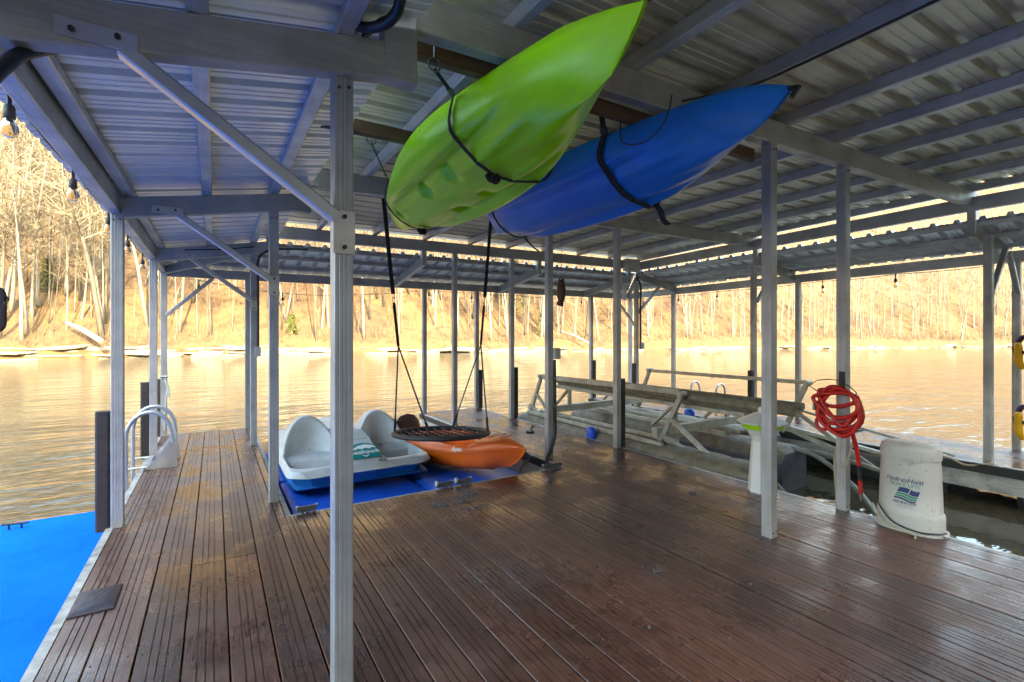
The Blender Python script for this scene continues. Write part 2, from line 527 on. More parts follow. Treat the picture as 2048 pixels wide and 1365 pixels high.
SHORE = [(-170, 10), (-110, 33), (-60, 45), (-30, 49), (-13.6, 50.7), (-3, 53), (7, 52.3), (27, 46.9), (48.6, 43.6), (79, 34.3), (114, 23.7), (160, 4), (230, -40)]
def shore_samples(step=1.1):
    P = bez([(x, y, 0) for x, y in SHORE], 900)
    out = [P[0]]; acc = 0
    for a, b in zip(P, P[1:]):
        acc += (b-a).length
        if acc >= step: out.append(b); acc = 0
    return out
SP = shore_samples()
SN = []
for i in range(len(SP)):
    d = (SP[min(i+1, len(SP)-1)] - SP[max(i-1, 0)]).normalized()
    SN.append(Vector((-d.y, d.x, 0)))
def hill_h(p, d):
    n = mnoise.fractal(Vector((p.x*0.035, p.y*0.035, 3.0)), 1.0, 2.0, 5)
    n2 = mnoise.fractal(Vector((p.x*0.2, p.y*0.2, 9.0)), 0.9, 2.1, 4)
    if d < 0: return WZ + d*0.5
    bank = 1.1 * min(1, d/1.5)
    up = 0.30*min(d, 5) + 0.74*max(0, min(d, 88)-5) + 0.10*max(0, d-88)
    return WZ + bank + up + n*min(1, d/8)*3.2 + n2*min(1, d/3)*0.45
DS = [-6, -2, 0, 0.5, 1.2, 2, 3, 4.2, 5.5, 7, 9] + [11 + 2.2*k for k in range(36)] + [93, 100, 115, 140]
secs = []
for p, n in zip(SP, SN):
    secs.append([(q.x, q.y, hill_h(q, d)) for d in DS for q in [p + n*d]])
mb = MB().loft(secs, closed=False, caps=False)
hill = link('far_hillside', mb.mesh('far_hillside', 'hill', True))
hill['kind'] = 'structure'
# unseen bank behind the dock, added and shaped to keep the low sun off
secs = []
for i in range(60):
    x = -150 + i*5.2
    secs.append([(x, y0 + mnoise.noise(Vector((x*0.06, y0*0.06, 1)))*.5, z0 + (mnoise.noise(Vector((x*0.07, y0*0.1, 5)))*.5 if z0 > 2 else 0)) for y0, z0 in ((-7.5, -1.5), (-9, 0.4), (-12, 4.5), (-16, 11.5), (-20, 18.5), (-25, 22.5), (-34, 24), (-60, 26), (-110, 32))])
bank = link('sun_block_bank', MB().loft(secs, closed=False, caps=False).mesh('sun_block_bank', 'block_bank', True))
bank['kind'] = 'structure'

# ------------------------------------------------------------------ trees
def make_tree(seed, H, r0, full=True):
    r = random.Random(seed)
    tr, cr = MB(), MB()
    ln = .06 if r.random() < .7 else .2
    lean = Vector((r.uniform(-ln, ln), r.uniform(-ln, ln*.7), 0))
    def path(p, d, L, n, curl):
        pts = [p.copy()]; d = d.normalized()
        for i in range(n):
            d = (d + Vector((r.gauss(0, curl), r.gauss(0, curl), r.gauss(0, curl*0.5) + 0.03))).normalized()
            pts.append(pts[-1] + d*(L/n))
        return pts
    main = path(Vector((0, 0, -0.5)), Vector((0, 0, 1)) + lean, H, 7, 0.028)
    tr.tube(main, [r0*(1.25 if i == 0 else 1)*(1 - 0.86*i/7) for i in range(8)], 6 if full else 4)
    if full and r.random() < 0.22:
        k = r.randint(1, 2)
        fork = path(main[k], Vector((r.uniform(-.5, .5), r.uniform(-.4, .4), 1.2)), H*0.7, 5, 0.06)
        tr.tube(fork, [r0*0.6*(1-0.85*i/5) for i in range(6)], 5)
    nb = 20 if full else 10
    for b in range(nb):
        t = r.uniform(0.40, 0.98)
        f = t*7; i = min(6, int(f)); p = main[i].lerp(main[i+1], f-i)
        a = r.uniform(0, 2*math.pi)
        L = H*(0.09 + 0.22*(1-t))*r.uniform(0.7, 1.3)
        d = Vector((math.cos(a), math.sin(a), r.uniform(0.5, 1.3)))
        bp = path(p, d, L, 4, 0.16)
        rb = r0*(0.34*(1-t)+0.10)
        cr.tube(bp, [rb*(1-0.8*j/4) for j in range(5)], 3)
        for s in range(5 if full else 3):
            q = bp[r.randint(1, 4)]
            dd = Vector((r.uniform(-1, 1), r.uniform(-1, 1), r.uniform(0.0, 1.1)))
            sp = path(q, dd, L*r.uniform(0.3, 0.6), 2, 0.2)
            cr.tube(sp, [rb*0.45, rb*0.3, 0.012], 3)
            for w in range(2 if full else 1):
                e = sp[r.randint(1, 2)]
                tip = e + Vector((r.uniform(-1, 1), r.uniform(-1, 1), r.uniform(-.1, 1)))*L*0.22
                cr.tube([e, tip], [0.020, 0.008], 3)
    return tr, cr
PROTO = []
for k in range(12):
    Hh = rng.uniform(11, 19)
    t, c = make_tree(100+k, Hh, rng.choice((0.05, 0.065, 0.08, 0.10, 0.14)))
    PROTO.append((t.mesh('trunk', 'bark', True), c.mesh('crown', 'twig')))
LOW = [make_tree(300+k, rng.uniform(9, 17), rng.uniform(0.05, 0.11), False) for k in range(6)]

th = R_(31.6)
CR, CF = Vector((math.cos(th), -math.sin(th), 0)), Vector((math.sin(th), math.cos(th), 0))
def px_of(p):
    q = Vector(p) - Vector((0, 0, CAM_H)); z = q.dot(CF)
    return 1024 + 967*q.dot(CR)/z, 671 - 967*q.z/z, z
def shore_at(u):
    """shore sample whose picture column is nearest u"""
    best = min(range(len(SP)), key=lambda i: abs(px_of(SP[i])[0]-u) + (0 if SP[i].dot(CF) > 5 else 1e6))
    return best
spots = []
tries = 0
while len(spots) < 2700 and tries < 60000:
    tries += 1
    i = rng.randrange(len(SP)); d = 1.5 + 92*rng.random()**1.25
    p = SP[i] + SN[i]*d + Vector((rng.uniform(-1, 1), rng.uniform(-1, 1), 0))
    if p.dot(CF) < 8: continue
    u, v, z = px_of((p.x, p.y, hill_h(p, d)))
    if not -120 < u < 2170: continue
    if any((p.x-q[0].x)**2 + (p.y-q[0].y)**2 < 0.9 for q in spots[-400:]): continue
    spots.append((p, d, z))
spots.sort(key=lambda s: s[2])
FEAT = [(207, 1.6, 21, .22, 'thickest white trunk, standing at the waterline just left of the first eave post'),
        (628, 1.2, 17, .12, 'pale leaning tree at the waterline left of the front centre post'),
        (150, 14, 18, .16, 'tall straight white trunk on the slope right of the small evergreen at the left'),
        (55, 6, 15, .15, 'slim pale tree near the shore right of the slotted tray'),
        (1500, 12, 15, .10, 'dark-shadowed leaning tree on the bank above the white dock light'),
        (745, 5, 14, .14, 'pale tree near the shore behind the left strap of the web swing')]
for kf, (u, d, H_, r_, lab) in enumerate(FEAT):
    i = shore_at(u); p = SP[i] + SN[i]*d
    o = thing('bare_tree', lab, 'tree', (p.x, p.y, hill_h(p, d)), 'bare trees on the far hillside')
    t_, c_ = make_tree(900+kf, H_, r_)
    link('trunk', t_.mesh('trunk', 'bark', True), o); link('crown', c_.mesh('crown', 'twig'), o)
TREE_LOOK = []
NTREE = 285
tv, tf, cv, cf_ = [], [], [], []
rest = MB(); restc = MB()
for k, (p, d, z) in enumerate(spots):
    h = hill_h(p, d)
    if k < NTREE:
        tm, cm = PROTO[rng.randrange(12)]
        u_ = px_of((p.x, p.y, h))[0]
        side = 'left of the first eave post' if u_ < 235 else ('right of the first eave post' if u_ < 684 else ('behind the web swing' if u_ < 1027 else ('behind the boat lift' if u_ < 1541 else ('right of the white dock light' if u_ < 1980 else 'at the right edge beside the life vests'))))
        o = thing('bare_tree', 'leafless tree on the far hillside, ' + side, 'tree', (p.x, p.y, h), 'bare trees on the far hillside')
        s = rng.uniform(0.75, 1.15)
        o.scale = (s, s, s); o.rotation_euler = (0, 0, rng.uniform(0, 6.28))
        link('trunk', tm, o); link('crown', cm, o)
    else:
        t, c = LOW[rng.randrange(6)]
        a = rng.uniform(0, 6.28); ca, sa = math.cos(a), math.sin(a); s = rng.uniform(0.7, 1.25)
        for src, dst in ((t, rest), (c, restc)):
            dst.add([((x*ca - y*sa)*s + p.x, (x*sa + y*ca)*s + p.y, zz*s + h) for x, y, zz in src.v], src.f)
# thin saplings low on the bank
for k in range(420):
    i = rng.randrange(len(SP)); d = 1.6 + 30*rng.random()
    p = SP[i] + SN[i]*d
    if p.dot(CF) < 8: continue
    u = px_of((p.x, p.y, 2))[0]
    if not -80 < u < 2130: continue
    t, c = LOW[rng.randrange(6)]
    a = rng.uniform(0, 6.28); ca, sa = math.cos(a), math.sin(a); s = rng.uniform(0.22, 0.6); h = hill_h(p, d)
    for src, dst in ((t, rest), (c, restc)):
        dst.add([((x*ca - y*sa)*s + p.x, (x*sa + y*ca)*s + p.y, zz*s + h) for x, y, zz in src.v], src.f)
wd = link('far_woods', rest.mesh('far_woods', 'bark'))
tag(wd, 'mass of thin bare trees and saplings on the far hillside', 'woods', None, 'stuff')
wc = link('far_woods_twigs', restc.mesh('far_woods_twigs', 'twig'))
tag(wc, 'haze of bare twigs on the far hillside', 'woods', None, 'stuff')

# dry brush and saplings: nobody could count them
bru = MB()
for k in range(12000):
    i = rng.randrange(len(SP)); d = 1.2 + 60*rng.random()**2.1
    p = SP[i] + SN[i]*d
    if p.dot(CF) < 8: continue
    u = px_of((p.x, p.y, 2))[0]
    if not -80 < u < 2130: continue
    h = hill_h(p, d)
    for w in range(5):
        L = rng.uniform(0.4, 1.5); a = rng.uniform(0, 6.28)
        b0 = Vector((p.x + rng.uniform(-.5, .5), p.y + rng.uniform(-.5, .5), h - 0.1))
        tip = b0 + Vector((math.cos(a)*L*0.5, math.sin(a)*L*0.5, L))
        sd = Vector((-math.sin(a), math.cos(a), 0))*rng.uniform(0.010, 0.030)
        bru.add([b0-sd, b0+sd, tip], [(0, 1, 2)])
o = link('dry_brush', bru.mesh('dry_brush', 'brush'))
tag(o, 'dry tan brush covering the far hillside', 'brush', None, 'stuff')

# young evergreens, placed by where they stand out on the bank
def pine(u, d, H, label, loose):
    i = shore_at(u); p = SP[i] + SN[i]*d; h = hill_h(p, d)
    o = thing('young_evergreen', label, 'tree', (p.x, p.y, h), 'young evergreens on the far bank')
    tr, cr = MB(), MB()
    tr.tube([(0, 0, -.3), (0.05, 0, H*0.5), (0, 0.05, H)], [0.08, 0.05, 0.015], 5)
    r = random.Random(int(u))
    for k in range(int(1000*loose)):
        t = r.random()**0.8; rad = (1-t)*H*0.25*r.uniform(0.35, 1.0) + 0.12
        a = r.uniform(0, 6.28); a += 0.5*math.sin(a*5 + t*9)
        z = H*(0.12+0.86*t) - rad*0.2
        c = Vector((math.cos(a)*rad, math.sin(a)*rad, z))
        for w in range(1 + (k % 2)):
            e = Vector((r.gauss(0, 1), r.gauss(0, 1), r.gauss(0, .6))).normalized()*0.20
            s = Vector((r.gauss(0, 1), r.gauss(0, 1), r.gauss(0, 1))).normalized()*0.06
            cr.add([c-e-s, c+e, c-e+s], [(0, 1, 2)])
    o['local'] = True
    link('trunk', tr.mesh('trunk', 'bark'), o); link('crown', cr.mesh('crown', 'needle'), o)
pine(1078, 7, 9.5, 'tall yellow-green evergreen right of the black swing strap', 1.0)
pine(1130, 4, 4.2, 'small yellow-green evergreen at the shore beside the hanging owl post', 0.7)
pine(1475, 22, 4.0, 'low yellow-green evergreen halfway up the bank above the boat lift', 0.6)
pine(98, 9, 3.2, 'small yellow-green evergreen left of the first eave post', 0.55)
pine(1716, 10, 4.5, 'yellow-green evergreen behind the post with the red hose', 0.5)
pine(585, 2, 2.2, 'low olive evergreen bush at the waterline behind the dock', 0.5)

# pale rock ledges along the waterline
def ledge_mesh(seed):
    r = random.Random(seed); n = 9
    top = []; L, W = r.uniform(2.2, 4.2), r.uniform(1.0, 1.8)
    for k in range(n):
        a = 2*math.pi*k/n
        top.append((math.cos(a)*L/2*r.uniform(.75, 1.1), math.sin(a)*W/2*r.uniform(.75, 1.1)))
    T = r.uniform(0.16, 0.34)
    return MB().loft([[(x*0.96, y*0.96, 0) for x, y in top], [(x*1.03, y*1.03, T*0.5) for x, y in top], [(x, y, T*0.93) for x, y in top], [(x*0.85, y*0.8, T) for x, y in top]]).mesh('rock_ledge', 'ledge')
LEDGE = [ledge_mesh(k) for k in range(6)]
cnt = 0
for i in range(len(SP)):
    p0 = SP[i]
    if p0.dot(CF) < 8: continue
    u, v, z = px_of(p0)
    if not -40 < u < 2090: continue
    big = interp(u, [0, 500, 800, 1100, 2048], [4, 3.6, 2.2, 1.6, 1.4])
    side = 'left of the front centre post' if u < 650 else ('behind the web swing and middle walkway' if u < 1100 else ('behind the boat lift' if u < 1520 else 'right of the post beside the white dock light'))
    for j in range(int(big + rng.random())):
        if rng.random() < .22: continue
        d = 0.1 + 0.42*j + rng.uniform(-.1, .25)
        q = p0 + SN[i]*(d-.15) + Vector((rng.uniform(-1.1, 1.1), rng.uniform(-.2, .2), 0))
        o = link('rock_ledge', LEDGE[rng.randrange(6)], None, (q.x, q.y, WZ - 0.10 + 0.29*j + rng.uniform(-.05, .08)))
        tt = SP[min(i+1, len(SP)-1)] - SP[max(0, i-1)]
        o.rotation_euler = (rng.uniform(-.10, .10), rng.uniform(-.09, .09), math.atan2(tt.y, tt.x) + rng.uniform(-.4, .4))
        s = rng.uniform(0.45, 1.15); o.scale = (s, s*.9, s*rng.uniform(.8, 1.3))
        tag(o, 'pale rock ledge at the far waterline ' + side, 'rock', 'rock ledges along the far shore')
        cnt += 1
def fallen(u, d, L, ang, r, label):
    i = shore_at(u); p = SP[i] + SN[i]*d; h = hill_h(p, d)
    q = p + CR*L*math.cos(ang); 
    mbx = MB().tube([(p.x, p.y, h+0.9 if ang else h+.3), (p.x*.5+q.x*.5, p.y*.5+q.y*.5-1, h + 0.3), (q.x, q.y-1.6, h - 0.6)], [r*.7, r, r*1.1], 7)
    solo('fallen_trunk', mbx, 'log', label, 'log', (p.x, p.y, h))
fallen(150, 2.6, 3.2, 0.1, 0.19, 'pale fallen trunk sloping to the water left of the first eave post')
fallen(1135, 2.0, 2.4, 0.1, 0.12, 'thin pale fallen trunk at the shore in the middle')

# ------------------------------------------------------------------ decks
PITCH, BW, BT = 0.1815, 0.1745, 0.032
_plank = {}
def plank_mesh(L, w=BW):
    key = (round(L, 2), round(w, 3))
    if key in _plank: return _plank[key]
    prof = [(0.0, -BT), (0.0, -0.003), (0.003, 0.0)]
    if w > 0.12:
        for f in (0.31, 0.495, 0.68):
            x = f*w
            prof += [(x-0.0034, 0.0), (x-0.002, -0.0065), (x+0.002, -0.0065), (x+0.0034, 0.0)]
    prof += [(w-0.003, 0.0), (w, -0.003), (w, -BT)]
    me = MB().loft([[(x, 0, z) for x, z in prof], [(x, L, z) for x, z in prof]]).mesh('plank', 'deck')
    _plank[key] = me
    return me
main_deck = thing('main_deck', None, None, (0, 0, 0), None, 'structure')
def plank(x, y0, y1, w=BW, parent=main_deck):
    o = link('plank', plank_mesh(y1-y0-0.004, w), parent, (x, y0 + 0.002, rng.uniform(-0.0012, 0.0012)))
    o.rotation_euler = (0, rng.uniform(-.004, .004), 0)
    return o
XL, XR = -0.645, 4.47
NEAR, FAR = -0.75, 8.60
WELL = (0.51, 3.29, 4.25)
k0 = -0.122 + 0.0025
xs = [k0 + PITCH*k for k in range(-2, 26)]
plank(XL, NEAR, 3.64, 0.158); plank(XL, 3.64, FAR, 0.158)
for x in xs:
    if x + BW > XR + 0.02: break
    if x + BW < WELL[0]:
        plank(x, NEAR, 3.64); plank(x, 3.64, FAR)
    elif x > WELL[1] - 0.05:
        plank(x, NEAR, 3.56); plank(x, 3.56, FAR)
    elif x < WELL[0]:
        plank(x, NEAR, WELL[2]-0.02)
        plank(x, WELL[2]-0.02, FAR, WELL[0]-0.03-x)
    elif x + BW > WELL[1]:
        plank(x, NEAR, WELL[2]-0.02)
        plank(WELL[1]+0.012, WELL[2]-0.02, FAR, x + BW - WELL[1] - 0.012)
    else:
        plank(x, NEAR, WELL[2]-0.02)
lastx = max(x for x in xs if x + BW <= XR + 0.02) + PITCH
if XR - lastx > 0.03: plank(lastx, NEAR, 3.56, XR-lastx); plank(lastx, 3.56, FAR, XR-lastx)
def dpart(name, c, d, mat, rot=None, parent=main_deck, label=None):
    return part(name, MB().box(c, d, rot), mat, parent, label=label)
dpart('edge_strip', (XL-0.026, (NEAR+FAR)/2, -0.028), (0.046, FAR-NEAR, 0.058), 'edge_strip')
dpart('edge_fascia', (XL-0.022, (NEAR+FAR)/2, -0.16), (0.03, FAR-NEAR-.01, 0.20), 'fascia')
dpart('edge_strip', (XR+0.016, (NEAR+FAR)/2, -0.016), (0.026, FAR-NEAR, 0.034), 'fascia')
dpart('edge_fascia', (XR+0.012, (NEAR+FAR)/2, -0.15), (0.02, FAR-NEAR-.01, 0.23), 'fascia')
dpart('well_trim', (WELL[0]+0.002, (WELL[2]+FAR)/2, -0.034), (0.05, FAR-WELL[2], 0.02), 'edge_strip', Matrix.Rotation(R_(28), 3, 'Y'))
dpart('well_fascia', (WELL[0]-0.01, (WELL[2]+FAR)/2, -0.17), (0.02, FAR-WELL[2]-.02, 0.22), 'fascia')
dpart('well_trim', ((WELL[0]+WELL[1])/2, WELL[2]-0.006, -0.012), (WELL[1]-WELL[0], 0.026, 0.026), 'edge_strip')
dpart('well_fascia', ((WELL[0]+WELL[1])/2, WELL[2]-0.016, -0.16), (WELL[1]-WELL[0]-.03, 0.02, 0.26), 'rubber')
dpart('rubber_bumper', (WELL[1]-0.012, (WELL[2]+FAR)/2, -0.055), (0.045, FAR-WELL[2]-.01, 0.075), 'rubber')
dpart('edge_strip', (WELL[1]-0.005, (WELL[2]+FAR)/2, -0.006), (0.03, FAR-WELL[2], 0.014), 'fascia')
dpart('well_fascia', (WELL[1]+0.01, (WELL[2]+FAR)/2, -0.24), (0.02, FAR-WELL[2]-.02, 0.30), 'fascia')
for x0, x1 in ((XL, WELL[0]-.03), (WELL[1], XR)):
    dpart('end_strip', ((x0+x1)/2, FAR+0.012, -0.018), (x1-x0-.004, 0.02, 0.034), 'rubber')
    dpart('end_fascia', ((x0+x1)/2, FAR+0.006, -0.15), (x1-x0-.01, 0.02, 0.2), 'fascia')
for c, d in (((-0.07, 4, -0.34), (0.9, 8.6, 0.26)), ((3.9, 6.4, -0.34), (0.9, 4.0, 0.26)), ((1.9, 1.7, -0.34), (4.6, 4.4, 0.26))):
    dpart('deck_float', c, d, 'float_tub')
# screw heads down the boards
sc_ = MB()
for x in xs:
    if x > XR-.1: break
    for j in range(0, 15):
        y = -0.3 + j*0.61 + rng.uniform(-.02, .02)
        for fx in (0.12, 0.86):
            px_, py_ = x + BW*fx + rng.uniform(-.006, .006), y + rng.uniform(-.015, .015)
            if WELL[0]-.05 < px_ < WELL[1]+.03 and py_ > WELL[2]-.04: continue
            sc_.lathe([(0.0001, 0.0005), (0.0045, 0.0008), (0.0045, 0.0022), (0.0001, 0.0026)], 6, (px_, py_, 0.0))
o = part('screw_heads', sc_, 'rust_bolt', main_deck); o['kind'] = 'stuff'

right_deck = thing('right_deck', None, None, (0, 0, 0), None, 'structure')
RX0, RX1 = 7.40, 8.68
x = RX0 + 0.01
while x + BW < RX1 + .02:
    plank(x, -1.5, 3.56, BW, right_deck); plank(x, 3.56, FAR, BW, right_deck)
    x += PITCH
dpart('rubber_bumper', (RX0-0.012, 3.55, -0.055), (0.05, 10.1, 0.10), 'rubber', None, right_deck)
dpart('edge_strip', (RX0-0.004, 3.55, -0.002), (0.03, 10.1, 0.012), 'fascia', None, right_deck)
dpart('edge_fascia', (RX0+0.01, 3.55, -0.205), (0.02, 10.06, 0.19), 'fascia', None, right_deck)
dpart('edge_fascia', (RX1+0.01, 3.55, -0.15), (0.02, 10.06, 0.26), 'fascia', None, right_deck)
dpart('end_fascia', ((RX0+RX1)/2, FAR+0.012, -0.13), (RX1-RX0, 0.02, 0.25), 'fascia', None, right_deck)
def tub(parent, c, d):
    x, y, z = c; a, b, h = (k/2 for k in d)
    secs = []
    for zz, s in ((-h, 0.90), (-h*0.9, 0.94), (h*0.2, 0.985), (h*0.25, 1.0), (h, 1.0)):
        q = 0.06
        secs.append([(x+sx*(a*s-(q if ex else 0)), y+sy*(b*s-(0 if ex else q)), z+zz) for sx, sy, ex in ((-1,-1,1),(1,-1,1),(1,-1,0),(1,1,0),(1,1,1),(-1,1,1),(-1,1,0),(-1,-1,0))])
    return part('dock_float', MB().loft(secs), 'float_tub', parent, True, 30)
for y0, y1 in ((-1.2, 0.0), (0.25, 1.25), (1.4, 1.62), (2.2, 3.3), (3.6, 4.8), (5.1, 6.3), (6.6, 7.8)):
    tub(right_deck, (8.0, (y0+y1)/2, -0.40), (1.1, y1-y0, 0.28))

# ------------------------------------------------------------------ boathouse frame and roof
bh = thing('boathouse', 'grey aluminium boathouse frame with corrugated metal roof over the dock', 'boathouse', (0, 0, 0))
def pbeam(name, p0, p1, w, h, mat, up=(0, 0, 1), label=None, ch=0.006, parent=None):
    return part(name, MB().beam(p0, p1, w, h, up, ch), mat, parent or bh, label=label)
PW = 0.076
def post(x, y, z1, w=PW):
    mbp = MB()
    # square tube with rounded corners and fine ribs on every face
    a = w/2; prof = []
    rib = [(-.62, 0), (-.50, -.0022), (-.42, 0), (-.12, 0), (-.06, -.0022), (0.0, 0), (.30, 0), (.38, -.0022), (.46, 0), (.62, 0)]
    for q in range(4):
        c_, s_ = math.cos(q*math.pi/2), math.sin(q*math.pi/2)
        for t, dd in [(-0.88, 0)] + rib + [(0.88, 0)]:
            X, Y = t*a, -(a + dd)
            prof.append((X*c_ - Y*s_, X*s_ + Y*c_))
    mbp.loft([[(x+px, y+py, zz) for px, py in prof] for zz in (0.001, z1)])
    return part('post', mbp, 'alu_z', bh)
def fb(row, x):       # underside of the level beams
    return {2: 2.725+.030*x, 4.65: 2.775+.0145*x, 7.2: 2.752+.0085*x}[row]
def lb(row, x):       # underside of the left rafters
    return (2.405+.18*x) if row == 2 else (2.44+.175*x)
ROWS = [2, 4.65, 7.2]
BH_ = 0.165
def beam_top(x, y):
    ys = [2, 4.65, 7.2]; return interp(y, ys, [fb(r, x)+BH_ for r in ys])
def ltop(x, y):
    return interp(y, [2, 4.65], [lb(2, x)+.15, lb(4.65, x)+.15])
XE = 7.46
for row in ROWS:
    y = row
    pbeam('beam', (0.585, y, fb(row, .585)+BH_/2), (XE+.16, y, fb(row, XE+.16)+BH_/2), PW, BH_, 'alu_x')
    # left rafter, kinked onto a level elbow
    pbeam('rafter', (-0.598, y-.002, lb(row, -.598)+.075), (0.60, y-.002, lb(row, .60)+.075), PW-.004, .15, 'alu_x')
    pbeam('elbow', (0.662, y-.003, lb(row, .6)+.0), (0.662, y-.003, fb(row, .66)+.085), .146, PW+.002, 'alu_x', up=(0, 1, 0))
    # right hand stub and rafter
    xs0 = XE + 0.11
    pbeam('stub', (xs0, y-.001, 2.60), (xs0, y-.001, fb(row, xs0)+.002), .10, PW+.004, 'alu_x', up=(0, 1, 0))
    pbeam('rafter', (xs0-.045, y-.003, 2.60+.075), (8.66, y-.003, 2.40+.075), PW-.006, .15, 'alu_x')
# a row behind the camera
for xa, xb in ((0.585, XE+.16),):
    pbeam('beam', (xa, -0.65, fb(2, xa)+BH_/2), (xb, -0.65, fb(2, xb)+BH_/2), PW, BH_, 'alu_x')
    pbeam('rafter', (-0.598, -.652, lb(2, -.598)+.075), (0.60, -.652, lb(2, .6)+.075), PW-.004, .15, 'alu_x')
# posts
for x, y, z in ((-.625, 4.69, 2.37), (-.625, 7.2, 2.36), (-.62, 8.56, 2.355), (-.625, 2.0, 2.37), (-.625, -.65, 2.37),
                (.44, 2.035, lb(2, .44)), (.44, 4.69, lb(4.65, .44)), (.44, 7.24, lb(7.2, .44)), (.44, 8.56, 2.33),
                (3.36, 4.63, fb(4.65, 3.36)), (3.33, 7.2, fb(7.2, 3.36)), (3.33, 8.53, 2.33),
                (4.42, 4.60, fb(4.65, 4.45)), (4.42, 7.2, fb(7.2, 4.45)), (4.42, 8.52, 2.33),
                (3.41, 2.0, fb(2, 3.4)), (4.46, 1.985, fb(2, 4.5)), (4.43, -.65, 2.8), (3.41, -.65, 2.8),
                (7.56, 1.86, 2.60), (7.50, 4.66, 2.60), (7.46, 7.2, 2.55), (7.36, 8.50, 2.34),
                (8.60, 4.53, 2.42), (8.60, 7.2, 2.38), (8.60, 8.50, 2.36), (8.62, 1.86, 2.42), (7.56, -.65, 2.60), (8.6, -.65, 2.42), (.44, -.65, 2.45)):
    post(x, y, z)
for x, y, z in ((.44, 2.035, 2.44), (3.41, 2.0, 2.78), (4.46, 1.985, 2.81), (3.41, 2.0, .04), (4.46, 1.985, .04), (.44, 4.69, 2.47), (-.625, 4.69, 2.32)):
    for dx in (-.018, .02):
        part('bolt', MB().tube([(x+dx, y-.0385-.006, z + dx*.2), (x+dx, y-.036, z + dx*.2)], .006, 6), 'rust_bolt', bh, True, 30)
# long edge beams and eave beams
pbeam('edge_beam', (XE+.01, -1.0, 2.885+.08), (XE+.01, 2.0, 2.885+.08), .07, .16, 'alu_y')
pbeam('edge_beam', (XE+.01, 2.0, 2.885+.08), (XE+.01, 7.16, 2.795+.08), .07, .16, 'alu_y')
pbeam('eave_beam', (-.637, -1.0, 2.450), (-.637, 8.64, 2.430), .074, .15, 'alu_y')
pbeam('eave_beam', (-.62, 8.62, 2.375), (8.66, 8.62, 2.405), .06, .135, 'alu_x')
pbeam('eave_beam', (8.68, -1.0, 2.47), (8.68, 8.6, 2.415), .06, .14, 'alu_y')
# main purlins
for x in (1.25, 2.03, 2.81, 3.60, 4.33, 5.08, 5.90, 6.70):
    pts = [(x, yy, beam_top(x, yy)+.044) for yy in (-1.0, 2.0, 4.65, 7.2)]
    part('purlin', MB().polybeam(pts, .062, .085), 'alu_y', bh)
pts = [(0.62, yy, beam_top(.62, yy)+.044) for yy in (-1.0, 2.0, 4.65, 7.2)]
part('purlin', MB().polybeam(pts, .05, .085), 'alu_y', bh)
pts = [(XE+.04, yy, beam_top(XE, yy)+.044) for yy in (-1.0, 2.0, 4.65, 7.2)]
part('purlin', MB().polybeam(pts, .05, .085), 'alu_y', bh)
# left skirt purlins
for x, yend in ((-.55, 8.5), (-.05, 7.9), (.44, 7.35)):
    pts = [(x, yy, ltop(x, yy)+.027) for yy in (-1.0, 2.0, 4.65, yend)]
    part('purlin', MB().polybeam(pts, .068, .05), 'alu_y', bh)
# right skirt purlins
def rtop(x): return 2.75 - .182*(x-XE-.07)
for x in (7.62, 8.1, 8.55):
    pbeam('purlin', (x, -1.0, rtop(x)+.024), (x, 7.2+.8*(x-7.4), rtop(x)+.004), .05, .05, 'alu_y')
# back skirt: stubs, rafters and purlins
def btop(y): return 2.665 - .168*(y-7.3)
for x in (2.80, 5.0, 7.24):
    pbeam('stub', (x, 7.215, 2.545), (x, 7.215, fb(7.2, x)+.002), .085, .088, 'alu_z', up=(0, 1, 0))
    pbeam('rafter', (x, 7.20, 2.545+.07), (x, 8.60, 2.325+.07), .07, .14, 'alu_y')
for y, xa, xb in ((7.33, .62, 7.45), (7.80, .15, 7.9), (8.32, -.35, 8.4)):
    pbeam('purlin', (xa, y, btop(y)+.0), (xb, y, btop(y)+.05), .05, .05, 'alu_x')
# hip rafters
pbeam('hip_rafter', (-.62, 8.58, 2.39), (.52, 7.26, 2.60), .05, .12, 'alu_x')
pbeam('hip_rafter', (8.62, 8.58, 2.42), (7.52, 7.26, 2.62), .05, .12, 'alu_x')

# corrugated sheets: each sheet is one panel with its own ribs
RIB = 0.2286
def profile(n):
    pr = []
    for k in range(n):
        b0 = k*RIB
        pr += [(b0, 0), (b0+.016, .036), (b0+.058, .036), (b0+.074, 0), (b0+.116, 0), (b0+.121, .006), (b0+.128, .006), (b0+.133, 0), (b0+.170, 0), (b0+.175, .006), (b0+.182, .006), (b0+.187, 0)]
    pr.append((n*RIB + .0, 0))
    return pr
def sheet(fn, a0, n, b_of, mat):
    """ribs repeat along a; the sheet runs from b_of(a)[0] to b_of(a)[1]; fn(a, b, h) places a point h above the sheet plane"""
    pr = profile(n); T = .0016
    secs = []
    for e in (0, .5, 1):
        bot = [fn(a0+a, b_of(a0+a)[0]*(1-e) + b_of(a0+a)[1]*e, h) for a, h in pr]
        top = [fn(a0+a, b_of(a0+a)[0]*(1-e) + b_of(a0+a)[1]*e, h+T) for a, h in reversed(pr)]
        secs.append(bot + top)
    return part('roof_sheet', MB().loft(secs), mat, bh)
PANEL = 4*RIB
def f_main(a, b, h): return (b, a, beam_top(b, a) + .088 + h)
a = -1.1
while a < 7.3:
    n = 4 if a + PANEL <= 7.42 else max(1, int((7.42-a)/RIB))
    sheet(f_main, a, n, lambda q: (0.56, XE+.14), 'sheet_olive')
    a += n*RIB
def f_left(a, b, h): return (b, a, ltop(b, a) + .054 + h)
a = -1.1
